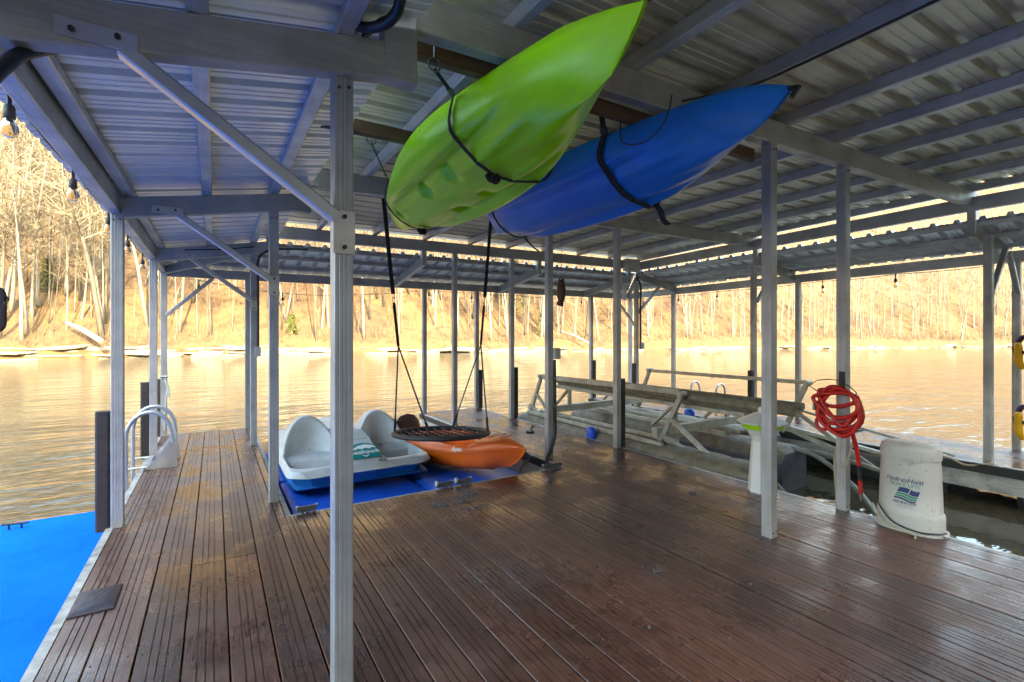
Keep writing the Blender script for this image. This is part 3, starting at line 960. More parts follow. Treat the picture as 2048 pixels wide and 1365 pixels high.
while a < 8.6:
    n = 4 if a + PANEL <= 8.8 else max(1, int((8.8-a)/RIB))
    sheet(f_left, a, n, lambda q: (-.80, .72 if q < 7.25 else max(-.79, .72-(q-7.25)*1.03)), 'sheet')
    a += n*RIB
def f_right(a, b, h): return (b, a, rtop(b) + .05 + h - (.02 if a > 6 else 0))
a = -1.1
while a < 8.6:
    n = 4 if a + PANEL <= 8.8 else max(1, int((8.8-a)/RIB))
    sheet(f_right, a, n, lambda q: (7.56 if q < 7.25 else min(8.81, 7.56+(q-7.25)*.82), 8.82), 'sheet')
    a += n*RIB
def f_back(a, b, h): return (a, b, btop(b) + .026 + h + interp(a, [.6, 7.4], [0, .05]))
a = -.75
while a < 8.7:
    n = 4 if a + PANEL <= 8.9 else max(1, int((8.9-a)/RIB))
    sheet(f_back, a, n, lambda q: (max(7.27, 7.27 + (.62-q)*.97 if q < .62 else 7.27, 7.27 + (q-7.5)*1.2 if q > 7.5 else 7.27), 8.80), 'sheet')
    a += n*RIB
# knee braces with bolted plates
def brace(p0, p1, w=.05, h=.055):
    b = pbeam('brace', p0, p1, w, h, 'alu_brace', up=(0, 1, 0) if abs(p0[1]-p1[1]) < .01 else (1, 0, 0))
    return b
def plate(c, d, bolts, axis='y'):
    pl = part('bracket', MB().box(c, d), 'alu_brace', bh)
    for bx, by, bz in bolts:
        part('bolt', MB().tube([(bx, by-.012, bz), (bx, by+.004, bz)], .009, 6), 'rust_bolt', pl, True, 30)
for row, z in ((2, 0), (4.65, .02), (7.2, 0)):
    y = row - .012
    brace((-.25, y, lb(row, -.25)+.01), (.405, y, 1.915+z))
    plate((-.31, row-.0445, lb(row, -.31)+.035), (.20, .008, .055), [(-.37, row-.047, lb(row, -.31)+.03), (-.26, row-.047, lb(row, -.3)+.04)])
    plate((.44, row+.035-.0435, 1.86+z), (.082, .010, .17), [(.44, row-.014, 1.92+z), (.44, row-.014, 1.80+z)])
brace((-.59, 8.545, 1.74), (-.02, 8.545, 2.30))
brace((8.57, 1.84, 1.98), (8.22, 1.84, 2.46))
brace((7.60, 1.845, 1.93), (8.12, 1.845, 2.49))
brace((7.50, 7.19, 1.92), (8.15, 7.19, 2.50))
brace((7.46, 7.26, 1.66), (7.46, 7.86, 2.30))
brace((7.55, 4.63, 2.0), (8.0, 4.63, 2.50))
# dark rubber rub rails standing against the outer posts
for x, y, z in ((-.715, 4.71, .878), (-.705, 7.2, .89), (-.69, 8.56, .82), (4.50, 7.2, .888), (4.50, 4.60, .888), (4.49, 8.5, .765), (7.42, 8.47, .877), (7.40, 7.2, .87), (7.42, 4.66, .879), (-.715, 2.0, .88)):
    part('rub_rail', MB().beam((x, y, -.02), (x, y, z), .085, .07, (0, 1, 0), .012), 'bumper', bh)
# treated timbers the kayaks hang from
for y, x0, x1 in ((2.125, .60, 3.4), (3.12, .55, 3.4)):
    part('timber', MB().beam((x0, y, 2.765), (x1, y, 2.765+.02), .04, .09), 'timber', bh)
# conduit, outlet boxes and cables fixed to the frame
def conduit(pts, r=.016, mat='black', n=8):
    return part('conduit', MB().tube(bez(pts, 40), r, n), mat, bh, True, 60)
def outlet(c, d=(.07, .06, .13), label=None):
    b = part('outlet_box', MB().box(c, d), 'box_grey', bh, label=label)
    part('cover', MB().box((c[0]-.0, c[1]-d[1]/2-.006, c[2]), (d[0]*.86, .012, d[2]*.86)), 'box_grey', b)
conduit([(.49, 7.19, 1.30), (.49, 7.19, 2.0), (.49, 7.19, 2.42), (.56, 7.17, 2.54), (.72, 7.14, 2.60), (1.1, 7.12, 2.63)])
outlet((.485, 7.19, 1.235))
conduit([(.44, 7.1, 2.60), (.1, 7.0, 2.52), (-.3, 6.9, 2.46)], .008)
conduit([(3.415, 4.60, 1.16), (3.415, 4.59, .6), (3.415, 4.585, .3), (3.34, 4.56, .12), (3.26, 4.53, 0.0), (3.27, 4.48, -.25)], .022)
outlet((3.425, 4.58, 1.235), (.075, .075, .13))
cl = MB()
for z in (.95, .62, .40):
    cl.box((3.395, 4.578, z), (.035, .04, .02))
part('clamp', cl, 'steel', bh)
conduit([(7.53, 7.15, 1.16), (7.53, 7.15, 2.2), (7.52, 7.13, 2.42), (7.42, 7.08, 2.55), (7.30, 7.05, 2.62)], .022)
outlet((7.555, 7.14, 1.235), (.075, .07, .13))
part('junction_box', MB().box((7.18, 7.06, 2.86), (.34, .14, .24)), 'box_grey', bh)
for k in range(4):
    conduit([(7.30+.05*k, 7.03, 2.75), (7.26+.04*k, 7.0+.03*k, 2.66-.03*k), (7.38-.03*k, 7.02, 2.60+.02*k), (7.50, 7.06, 2.70)], .012)
fl = part('floodlight', MB().box((7.22, 7.3, 2.50), (.22, .10, .10)), 'box_grey', bh)
part('lens', MB().box((7.22, 7.244, 2.49), (.18, .01, .07)), 'light_white', fl)
part('arm', MB().box((7.20, 7.28, 2.32), (.08, .05, .30)), 'light_white', fl)
# black hose looped over the elbow and another at the left end of the near rafter
conduit([(.45, 2.03, 2.67), (.47, 1.94, 2.66), (.505, 1.86, 2.625), (.546, 1.8, 2.622), (.569, 1.74, 2.635), (.566, 1.68, 2.652), (.54, 1.5, 2.70)], .021)
conduit([(.53, 2.03, 2.69), (.55, 1.90, 2.68), (.582, 1.76, 2.66), (.575, 1.6, 2.71)], .014)
conduit([(-.455, 2.16, 2.40), (-.462, 2.10, 2.365), (-.478, 2.06, 2.334), (-.50, 2.0, 2.283), (-.516, 1.92, 2.2), (-.53, 1.8, 2.08)], .02)

# ------------------------------------------------------------------ kayaks
def smooth(t): t = max(0.0, min(1.0, t)); return t*t*(3-2*t)
def kayak_shell(L, W, H, ns=96, nt=64, bow_rise=.10, stern_rise=.04, bowp=.80, dents=(), ridges=True, tun=.010, keel=.02, stern_w=.30, rake=.24, plan=2.0):
    """closed hull and deck; y runs 0 at the stern to L at the bow, z = 0 at the gunwale"""
    def halfw(s):
        a = 1 - max(0, (s-.46)/.54)**plan if s > .46 else 1
        a = max(a, 0)**bowp if s > .46 else 1
        b = stern_w + (1-stern_w)*math.sin(min(1, s/.46)*math.pi/2)**.8 if s < .46 else 1
        return max(.008, W/2*a*b)
    secs = []
    for i in range(ns+1):
        s = i/ns
        s = .5 - .5*math.cos(math.pi*s)
        w = halfw(s); rk = bow_rise*smooth((s-.55)/.45)**1.6 + stern_rise*smooth((.22-s)/.22)
        endk = 1 - .12*smooth((s-.96)/.04) - .30*smooth((.04-s)/.04)
        kr = .045*smooth((s-.55)/.45)**1.5 + .05*smooth((.2-s)/.2)
        dep = (H*.62 + rk - kr)*endk
        ex = .62 + .55*smooth((s-.70)/.28) + .3*smooth((.16-s)/.16)
        ring = []
        for j in range(nt):
            a = 2*math.pi*j/nt
            if j <= nt//2:                       # bottom, from +x round to -x
                ca, sa = math.cos(a), math.sin(a)
                x = w*math.copysign(abs(ca)**ex, ca); f = abs(sa)**ex
                z = -dep*f
                q = x/(W/2)
                wt = smooth(f*1.5-.5)*min(1, w/(W*.3))
                z += -keel*math.exp(-(q/.16)**2)*wt
                if ridges:
                    for c in (-.52, .52):
                        z += tun*2.4*math.exp(-((q-c)/.085)**2)*wt*smooth((s-.06)/.12)*smooth((.93-s)/.15)
                    for c in (-.30, .30):
                        z += -tun*2.2*math.exp(-((q-c)/.10)**2)*wt*smooth((s-.52)/.1)*smooth((.9-s)/.2)
                    # chine step
                    z += -.020*smooth((abs(q)-.66)/.06)*smooth((.98-abs(q))/.1)*wt
                y = s*L
                for (ds, dq, r, dp) in dents:
                    e = ((s*L-ds)/(r*1.25))**2 + ((x-dq)/r)**2
                    z += dp*smooth((1.3-e)*1.6)
                z += rk
            else:
                ca, sa = math.cos(a), math.sin(a)
                x = w*math.copysign(abs(ca)**.7, ca)
                z = rk*1.0 + H*.30*abs(sa)**.8*endk*min(1, w/(W*.2))
            ring.append((x, s*L, z))
        secs.append(ring)
    # bow end overhangs: sweep the lower bow back
    out = []
    for ring in secs:
        rr = []
        for x, y, z in ring:
            s = y/L
            if s > .78:
                k = smooth((s-.78)/.22)
                fr = max(0, min(1, (bow_rise - z)/(H*.62 + bow_rise)))
                y = y - k*rake*fr**1.6
            rr.append((x, y, z))
        out.append(rr)
    return out
def placed(mb, loc, yaw, roll, pitch=0):
    m = Matrix.Translation(loc) @ Matrix.Rotation(yaw, 4, 'Z') @ Matrix.Rotation(pitch, 4, 'X') @ Matrix.Rotation(roll, 4, 'Y')
    return mb.xf(m), m
# lime green kayak, hull down, slung under the timbers with its left side higher
GL, GW, GH = 2.98, .73, .385
g_loc = Vector((1.46, 4.22, 2.585)); g_end = Vector((1.31, 1.27, 2.575))
g_dir = (g_end-g_loc)
g_yaw = math.atan2(-g_dir.x, g_dir.y); g_pitch = math.atan2(g_dir.z, math.hypot(g_dir.x, g_dir.y))
dents = [(1.20, .135, .048, .046), (1.20, -.135, .048, .046), (1.62, .135, .048, .046), (1.62, -.135, .048, .046), (.52, .12, .030, .030), (.52, -.12, .030, .030)]
mb = MB().loft(kayak_shell(GL, GW, GH, 140, 110, dents=dents, bow_rise=.10, stern_w=.34, bowp=1.0, plan=1.9, rake=.16, keel=.028, tun=.014))
G_ROLL = R_(-17)
mb, gm = placed(mb, g_loc, g_yaw, G_ROLL, g_pitch)
gk = thing('green_kayak', 'lime green kayak slung hull down from the roof', 'kayak', g_loc)
part('hull', mb, 'green_hull', gk, True, 70)
hb = MB().tube([(0, GL+.015, .10), (0.0, GL+.055, .115)], .016, 8).xf(gm)
part('bow_handle', hb, 'black', gk, True)
# blue kayak
BL, BWd, BHt = 2.75, .62, .32
b_loc = Vector((2.35, 4.04, 2.57)); b_yaw = math.pi + R_(-.5)
B_ROLL = R_(-27)
mb = MB().loft(kayak_shell(BL, BWd, BHt, 110, 90, ridges=True, tun=.007, keel=.03, bow_rise=.10, stern_w=.50))
b_yaw = math.pi
mb, bm_ = placed(mb, b_loc, b_yaw, B_ROLL, R_(0.0))
bk = thing('blue_kayak', 'royal blue kayak slung on its side from the roof right of the green one', 'kayak', b_loc)
part('hull', mb, 'blue_hull', bk, True, 70)
part('bow_handle', MB().tube([(0, BL-.02, .10), (0.02, BL+.05, .05), (.02, BL+.03, .0)], .014, 8).xf(bm_), 'black', bk, True)
# straps and hooks
def ribbon(pts, w, nrm_pts, t=.003):
    """flat webbing following pts; nrm_pts gives the width direction at every point"""
    pts = [Vector(p) for p in pts]; secs = []
    for i, p in enumerate(pts):
        d = (pts[min(i+1, len(pts)-1)] - pts[max(i-1, 0)]).normalized()
        wv = Vector(nrm_pts[i] if isinstance(nrm_pts, list) else nrm_pts).normalized()
        n = d.cross(wv).normalized()
        secs.append([p - wv*w/2 - n*t, p + wv*w/2 - n*t, p + wv*w/2 + n*t, p - wv*w/2 + n*t])
    return MB().loft(secs)
def hook(x, y, z):
    e = MB()
    e.tube([(x, y, z+.05), (x, y, z-.005)], .005, 6)
    e.tube([(x+.030*math.sin(a), y, z-.035+.030*math.cos(a)) for a in [2*math.pi*k/14 for k in range(14)]], .005, 6, loop=True)
    part('eye_bolt', e, 'steel', bh, True)
HX = .865
hook(HX, 2.09, 2.735); hook(.86, 3.13, 2.745)
def hull_ring(mat, L, W, H, s, side0, side1, off=.006, **kw):
    """points round the underside of the hull at fraction s, in world space"""
    sh = kayak_shell(L, W, H, 96, 64, **kw)
    i = min(range(len(sh)), key=lambda i: abs(sh[i][0][1]/L - s))
    ring = sh[i]
    pts = []
    for j in range(0, 33, 2):
        x, y, z = ring[j]
        pts.append(mat @ Vector((x*(1+off/.3), s*L, z - off)))
    return pts, mat
def strap(name, label, mat, L, W, H, s, top, knot=None, tail=None, w=.030, base=None, topR=None, buckle=True, **kw):
    pts, _ = hull_ring(mat, L, W, H, s, 0, 0, **kw)
    # ring runs from local +x (world left, high) to local -x (world right, low)
    ax = (mat.to_3x3() @ Vector((0, 1, 0)))
    for _ in range(2):
        pts = [pts[0]] + [(a_ + b_*2 + c_)/4 for a_, b_, c_ in zip(pts, pts[1:], pts[2:])] + [pts[-1]]
    cen = sum(pts, Vector())/len(pts)
    pts = [q_ + (q_-cen).normalized()*.020 for q_ in pts]
    full = [Vector(top), Vector(top).lerp(pts[0], .55)] + pts + ([Vector(topR)] if topR else [])
    t = thing(name, label, 'strap', tuple(top), 'straps slinging the kayaks')
    part('webbing', ribbon(full, w, ax), 'webbing', t)
    if buckle:
        b0 = Vector(top).lerp(pts[0], .86); d = (pts[0]-Vector(top)).normalized()
        part('buckle', MB().beam(b0 - d*.03, b0 + d*.03, w*1.15, .012, up=d.cross(ax), ch=.002), 'steel', t)
    if knot is not None:
        kp = pts[knot]
        kn = MB()
        for q in range(4):
            c = kp + Vector((rng.uniform(-.02, .02), rng.uniform(-.02, .02), -.012))
            kn.tube([c + Vector((.022*math.cos(a), .016*math.sin(a+q), .016*math.sin(a))) for a in [2*math.pi*k/8 for k in range(8)]], .011, 5, loop=True)
        part('knot', kn, 'webbing', t, True)
    if tail is not None:
        part('loose_end', ribbon([Vector(p) for p in tail], w, ax), 'webbing', t)
    return t
kwg = dict(bow_rise=.10, stern_w=.34, bowp=1.0, plan=1.9, rake=.16, keel=.028, tun=.014)
strap('strap', 'black strap looped under the middle of the green kayak', gm, GL, GW, GH, .66, (HX, 2.09, 2.68), knot=8, w=.026, **kwg)
strap('strap', 'thin black strap looped under the stern of the green kayak', gm, GL, GW, GH, .15, (.86, 3.13, 2.69), knot=9, w=.018, **kwg)
kwb = dict(bow_rise=.10, stern_w=.50)
p_, _ = hull_ring(bm_, BL, BWd, BHt, .64, 0, 0, **kwb)
e_ = p_[-3]
strap('strap', 'wide black strap with steel buckle under the middle of the blue kayak', bm_, BL, BWd, BHt, .64, (1.93, 2.14, 2.76), w=.045,
      tail=[e_, e_ + Vector((.03, -.02, -.05)), e_ + Vector((.045, -.03, -.11)), e_ + Vector((.07, -.05, -.145))], topR=(2.66, 2.14, 2.75), **kwb)
p_, _ = hull_ring(bm_, BL, BWd, BHt, .10, 0, 0, **kwb)
e_ = p_[-5]
strap('strap', 'narrow black strap with hanging tail round the stern of the blue kayak', bm_, BL, BWd, BHt, .10, (2.02, 3.12, 2.76), w=.022,
      tail=[e_, e_ + Vector((.04, -.02, -.06)), e_ + Vector((.09, -.04, -.11)), e_ + Vector((.13, -.06, -.14))], buckle=False, topR=(2.62, 3.12, 2.75), **kwb)
# dark bungee stretched from the roof to the bow of the green kayak, and along the blue one
solo('bungee_cord', MB().tube(sag((1.74, 2.0, 2.90), (1.35, .85, 2.86), .03), .006, 6), 'black', 'thin black cord running above the bow of the green kayak', 'cord', (1.74, 2.0, 2.90))
solo('bungee_cord', MB().tube(bez([(2.30, 1.86, 2.80), (2.70, 1.72, 2.93), (2.772, 1.4, 2.955), (2.772, .6, 2.962), (2.772, -.5, 2.965)], 24), .008, 6), 'black', 'black cord running from the blue kayak along the underside of a purlin', 'cord', (2.30, 1.86, 2.80))
lp = MB().tube(bez([bm_ @ Vector((.335, BL*.70, .02)), bm_ @ Vector((.28, BL*.71, -.12)), bm_ @ Vector((.25, BL*.77, -.17)), bm_ @ Vector((.27, BL*.82, -.10)), bm_ @ Vector((.31, BL*.83, .03))], 24), .004, 6)
part('deck_loop', lp, 'black', bk, True)
for o_, q in ((0.0, .0),):
    st = MB()
    for k in range(2):
        z0 = .02 + .030*k
        pts_ = [bm_ @ Vector((-(BWd/2+.003 + .006*k)*interp(s, [.10, .30, .55], [.72, .96, 1.0]), BL*s, z0)) for s in np.linspace(.12, .57, 12)]
        st.tube(pts_, .007, 5)
    part('side_cord', st, 'white_print', bk, True)

# ------------------------------------------------------------------ web swing
SWC, SWR = Vector((2.07, 4.80, .405)), .50
def tilt(x, y): return -.085*(x*.524 + y*.852)
sw = thing('web_swing', 'round black web swing hanging on two black straps', 'swing', SWC)
ringp = [SWC + Vector((SWR*math.cos(a), SWR*math.sin(a), tilt(SWR*math.cos(a), SWR*math.sin(a)))) for a in [2*math.pi*k/48 for k in range(48)]]
part('ring', MB().tube(ringp, .026, 10, loop=True), 'rubber', sw, True)
net = MB()
for k in range(-5, 6):
    h_ = .092*k
    if abs(h_) < SWR:
        q = math.sqrt(SWR**2 - h_**2) - .01
        for ax in (0, 1):
            a_ = SWC + (Vector((h_, -q, 0)) if ax else Vector((-q, h_, 0))); b_ = SWC + (Vector((h_, q, 0)) if ax else Vector((q, h_, 0)))
            a_.z += tilt(a_.x-SWC.x, a_.y-SWC.y); b_.z += tilt(b_.x-SWC.x, b_.y-SWC.y)
            net.tube(sag(a_, b_, .03*(1-(h_/SWR)**2), 6), .006, 5)
part('net', net, 'black', sw, True)
for sgn, kx, top, angs in ((-1, 1.62, (1.40, 4.66, 2.78), (150, 235)), (1, 2.585, (2.60, 4.66, 2.80), (52, -38))):
    kp = Vector((kx, 4.88, 1.34)); tp = Vector(top)
    midc = tp.lerp(kp, .78) if sgn < 0 else tp.lerp(kp, .64)
    midc = tp.lerp(kp, .66)
    s1 = part('strap', ribbon([tp, midc + (tp-midc).normalized()*.04], .045, (1, .3, 0)), 'webbing', sw)
    s2 = part('strap', ribbon([midc - (tp-midc).normalized()*.05, kp + (tp-kp).normalized()*.06, kp], .032, (1, .3, 0)), 'webbing', sw)
    cb = MB()
    d = (tp-midc).normalized(); sd = Vector((1, .3, 0)).normalized()
    for c in (midc + d*.022, midc - d*.026):
        cb.tube([c + d*.026*math.cos(a) + sd*.014*math.sin(a) for a in [2*math.pi*k/12 for k in range(12)]], .0035, 5, loop=True)
    part('carabiner', cb, 'steel', sw, True)
    for a in angs:
        e = SWC + Vector((SWR*math.cos(R_(a)), SWR*math.sin(R_(a)), .01 + tilt(SWR*math.cos(R_(a)), SWR*math.sin(R_(a)))))
        rp = part('rope', MB().tube([kp, e], .0085, 6), 'black', sw, True)
        part('clip', MB().tube([e.lerp(kp, .16), e], .014, 6), 'webbing', rp, True)

# ------------------------------------------------------------------ blue drive-on float in the well
FX0, FX1, FY0, FY1, FZ = .60, 3.12, 4.33, 7.62, -.175
flo = thing('drive_on_float', 'royal blue plastic drive-on float inside the dock well', 'float', ((FX0+FX1)/2, (FY0+FY1)/2, WZ))
def slab(name, x0, x1, y0, y1, z0, z1, mat, parent, q=.05, dish=0):
    secs = []
    for z, s in ((z0, .0), (z1-q, .0), (z1-q*.3, q*.35), (z1, q)):
        secs.append([(x0+s, y0+s+.04, z), (x0+s+.04, y0+s, z), (x1-s-.04, y0+s, z), (x1-s, y0+s+.04, z), (x1-s, y1-s-.04, z), (x1-s-.04, y1-s, z), (x0+s+.04, y1-s, z), (x0+s, y1-s-.04, z)])
    return part(name, MB().loft(secs), mat, parent, True, 30)
xm = 1.93
for x0, x1, y0, y1 in ((FX0, xm-.012, FY0, 5.95), (xm+.012, FX1, FY0, 5.95), (FX0, xm-.012, 5.97, FY1), (xm+.012, FX1, 5.97, FY1)):
    slab('float_section', x0, x1, y0, y1, WZ-.08, FZ, 'blue_hdpe', flo, .06)
slab('side_tube', FX0+.02, FX1-.2, FY0+.1, FY0+.34, FZ-.03, FZ+.035, 'blue_hdpe', flo, .03) if False else None
part('rope_end', MB().tube(bez([(.98, 4.50, FZ+.012), (1.18, 4.43, FZ+.012), (1.42, 4.50, FZ+.015), (1.56, 4.60, FZ+.02)], 16), .010, 6), 'rope_tan', flo, True)

# ------------------------------------------------------------------ pedal boat
PX0, PX1, PY0, PY1 = .60, 2.10, 5.04, 7.30
RZ = .115
pb = thing('pedal_boat', 'white and blue two-seat pedal boat with teal console sticker', 'pedal boat', ((PX0+PX1)/2, (PY0+PY1)/2, FZ))
pcx = (PX0+PX1)/2
def rr_mask(x, y, x0, x1, y0, y1, r, soft):
    dx = max(x0+r-x, x-(x1-r), 0); dy = max(y0+r-y, y-(y1-r), 0)
    ins = r - math.hypot(dx, dy) if (dx > 0 or dy > 0) else min(x-x0, x1-x, y-y0, y1-y)
    if dx == 0 and dy == 0: ins = min(x-x0, x1-x, y-y0, y1-y)
    return smooth(ins/soft + .5)
def outline_half(y):
    t = (y-PY0)/(PY1-PY0)
    return .75*(1 - .10*smooth((.10-t)/.10)**2 - .16*smooth((t-.72)/.28)**1.5)
def deck_z(x, y):
    u = x - pcx
    z = RZ + .012*smooth((.7-abs(u))/.2)
    # raised centre spine with ribs, sloping down towards the front
    spine = smooth((.235-abs(u))/.09)
    top = interp(y, [5.08, 5.20, 5.45, 5.8, 6.2], [.0, .085, .185, .215, .16])
    rib = .010*math.sin(y*52)*smooth((y-5.38)/.08)*smooth((5.95-y)/.1)
    z += spine*(top + rib)
    for sx in (-1, 1):
        cx = pcx + sx*.415
        w = rr_mask(x, y, cx-.265, cx+.265, 5.20, 6.42, .20, .055)
        floor = interp(y, [5.25, 5.62, 5.70, 6.2], [-.150, -.145, -.045, -.03])
        z = z*(1-w) + (RZ + floor)*w
        # tall arched seat backs that wrap forward at their sides
        dx = (x-cx)/.30
        dome = max(0.0, 1 - dx*dx)**.62
        yb = 6.06 - .24*dx*dx
        if y > yb - .02 and dome > 0:
            rise = smooth((y-yb)/.13)
            fall = 1 - .85*smooth((y-yb-.20)/.85)
            z = max(z, RZ - .05 + .425*dome*rise*fall)
    if y > 6.3: z = max(z, RZ + .05*smooth((y-6.3)/.2))
    return z
nx, ny = 110, 150
vsx, fsx = [], []
for j in range(ny+1):
    t = j/ny; y = PY0 + (PY1-PY0)*t
    hw = outline_half(y)
    for i in range(nx+1):
        q = -1 + 2*i/nx
        corner = 1 - (1-math.sqrt(max(0, 1-max(0, (PY0+.16-y)/.16)**2)))*.20
        x = pcx + q*hw*corner
        bulge = .045*(1-q*q)*smooth((.25-t)/.25)       # bowed front edge
        yy = y - bulge
        z = deck_z(pcx + q*.75, y)
        e = min(1-abs(q), t*1.5, (1-t)*1.5)
        z = z - .065*smooth((.045-e)/.045)
        vsx.append((x, yy, z))
for j in range(ny):
    for i in range(nx):
        a = j*(nx+1)+i
        fsx.append((a, a+1, a+nx+2, a+nx+1))
deck = MB().add(vsx, fsx)
top = part('moulded_deck', deck, 'pedal_white', pb, True, 60)
# blue twin hull under it
hl = MB()
def hull_sec(y, z, ins, hw):
    return [(pcx-hw+ins, y, z), (pcx+hw-ins, y, z)]
secs = []
for z, ins, fr in ((RZ-.03, .045, .0), (RZ-.085, .03, -.005), (.0, .05, .02), (-.085, .09, .07)):
    secs.append([(pcx+sx*(outline_half(y)-ins)*k, y+ (fr if y < 5.3 else 0) - (.045 if y < 5.2 and k < .9 else 0), z) for sx, y, k in ((-1, 5.26, .985), (-1, 5.125, .80), (0, 5.08, 1), (1, 5.125, .80), (1, 5.26, .985), (1, 6.3, 1), (1, 7.2, .95), (-1, 7.2, .95), (-1, 6.3, 1))])
hl.loft(secs, caps=False)
part('hull', hl, 'pedal_blue', pb, True, 30)
for sx in (-1, 1):
    cx = pcx + sx*.445
    secs = []
    for t in np.linspace(0, 1, 14):
        y = 5.13 + t*2.0
        k = smooth(t/.16); dz = -.07 - (.10*k**.6); hw = .265*(.86+.14*k)
        zt = -.055
        ring = []
        for a in np.linspace(0, math.pi, 13):
            ca, sa = math.cos(a), math.sin(a)
            ring.append((cx + hw*math.copysign(abs(ca)**.5, ca)*(1-.06*sa), y - .05*(1-sa)*(1-k), zt + (dz-zt)*sa**.45))
        secs.append(ring)
    part('pontoon', MB().loft(secs), 'pedal_blue', pb, True, 50)
# console sticker with its lettering, following the slope of the console
def on_deck(a, b, lift):
    """a across, b up the slope, from the foot of the console"""
    y = 5.12 + b*.80
    q = a
    zz = deck_z(pcx + q/0.97, y+.02)
    t = (y-PY0)/(PY1-PY0)
    return (pcx + q, y - .045*(1-(q/.75)**2)*smooth((.25-t)/.25), zz + lift)
n = 22
outl = [(-.175, .0), (.175, .0)] + [(.175*math.cos(a)*(1 if True else 1), .075 + .20*math.sin(a)) for a in np.linspace(0.02, math.pi-.02, n)]
vs2, fs2 = subdivide_flat([(x, y, 0) for x, y in outl], [tuple(range(len(outl)))], 3)
st_ = part('sticker', MB().add([on_deck(x, y, .006) for x, y, _ in vs2], fs2), 'teal', pb)
tv_, tf_ = text_mesh('Seahawk', .088, 0, 0, .0015)
tv_, tf_ = subdivide_flat([(x, y+.055, 0) for x, y, _ in tv_], tf_, 1)
part('lettering', MB().add([on_deck(x, y, .010) for x, y, _ in tv_], tf_), 'white_print', st_)
bird = [(-.12, .15), (-.05, .215), (.03, .235), (.10, .205), (.135, .15), (.09, .165), (.06, .14), (.02, .165), (-.02, .14), (-.06, .16), (-.09, .135)]
bv_, bf_ = subdivide_flat([(x, y, 0) for x, y in bird], [tuple(range(len(bird)))], 2)
part('emblem', MB().add([on_deck(x, y, .009) for x, y, _ in bv_], bf_), 'white_print', st_)
bv_, bf_ = subdivide_flat([(-.04, .04, 0), (0, .008, 0), (.04, .04, 0), (.02, .04, 0), (0, .024, 0), (-.02, .04, 0)], [(0, 1, 4, 5), (1, 2, 3, 4)], 1)
part('emblem', MB().add([on_deck(x, y, .009) for x, y, _ in bv_], bf_), 'white_print', st_)
dr = MB()
for k in range(7):
    xx, yy = 1.52 + rng.uniform(-.05, .05), 5.06 + rng.uniform(-.01, .03)
    dr.lathe([(.001, 0), (.009, .003), (.006, .009), (.001, .011)], 5, (xx, yy, deck_z(xx, yy+.04)-.006))
for xx, yy in ((1.75, 5.98), (1.77, 5.99), (1.20, 5.75), (.95, 6.08)):
    dr.lathe([(.001, 0), (.010, .003), (.007, .012), (.001, .014)], 5, (xx, yy, deck_z(xx, yy)+.004))
o = part('leaf_debris', dr, 'mud', pb); o['kind'] = 'stuff'

# ------------------------------------------------------------------ orange kayak lying on the float
OL, OW, OH = 2.82, .72, .35
o_loc = Vector((2.17, 7.05, .045)); o_end = Vector((2.83, 4.33, .045))
od = o_end - o_loc; o_yaw = math.atan2(-od.x, od.y)
sh = kayak_shell(OL, OW, OH, 90, 72, bow_rise=.10, ridges=False, keel=.02, stern_w=.5, rake=.42, bowp=1.0, plan=2.1)
# cut a cockpit into the deck
sh2 = []
for ring in sh:
    rr = []
    for x, y, z in ring:
        s = y/OL; q = x/(OW/2)
        w = smooth((s-.36)/.05)*smooth((.76-s)/.06)*smooth((.70-abs(q))/.10)
        if z > .02: z = z - w*.20
        rr.append((x, y, z))
    sh2.append(rr)
mb, om = placed(MB().loft(sh2), o_loc, o_yaw, R_(5), R_(2.0))
ok = thing('orange_kayak', 'orange kayak lying on the blue float beside the pedal boat', 'kayak', (o_loc.x, o_loc.y, FZ))
part('hull', mb, 'orange_hull', ok, True, 60)
part('seam', MB().tube([om @ Vector((OW/2*interp(s, [.3, .5, .75, .9, 1], [.99, 1.004, .93, .70, .05]), OL*s, .012 + .10*smooth((s-.55)/.45)**1.6)) for s in np.linspace(.3, .985, 24)], .004, 5), 'orange_dark', ok, True)
def pt(x, s, z): return om @ Vector((x, OL*s, z))
lines_ = MB()
zz = [(-.17, .80), (.10, .83), (-.12, .86), (.07, .89), (-.07, .915)]
lines_.tube([pt(x, s, .135 + .08*smooth((s-.6)/.4)) for x, s in zz], .005, 5)
lines_.tube([pt(.26, .73, .12), pt(.20, .80, .14), pt(.10, .92, .17)], .004, 5)
part('deck_line', lines_, 'orange_dark', ok, True)
for s in (.70, .66):
    part('thigh_strap', ribbon([pt(-.20, s, .06), pt(-.14, s+.01, .02), pt(-.06, s+.02, -.06)], .035, (om.to_3x3() @ Vector((0, 1, 0)))), 'webbing', ok)
part('tow_loop', MB().tube(bez([pt(.0, 1.0, .06), pt(.0, 1.015, .0), pt(.02, .98, -.09), pt(.04, .97, -.17)], 12), .010, 6), 'webbing', ok, True)
seat = MB()
secs = []
for r, z in ((.17, 0), (.18, .08), (.165, .17), (.10, .25), (.01, .275)):
    secs.append([(2.19 + r*math.cos(a), 6.22 + r*.32*math.sin(a), .13+z) for a in [2*math.pi*k/16 for k in range(16)]])
part('seat_back', MB().loft(secs), 'brown_seat', ok, True, 50)
tv_, tf_ = text_mesh('Apex.', .075, 0, .25, .001)
tv_, tf_ = subdivide_flat(tv_, tf_, 1)
def on_side(a, b):
    s = .735 + a/OL*-1.0 * -1
    x = OW/2*interp(s, [.3, .5, .62, .75, .9, 1], [.99, 1.0, .985, .925, .70, .05])
    zz = .02 + .10*smooth((s-.55)/.45)**1.6
    hgt = b
    return om @ Vector((x + .014 - max(0, hgt)*.30, OL*s, zz + .02 + hgt*.9))
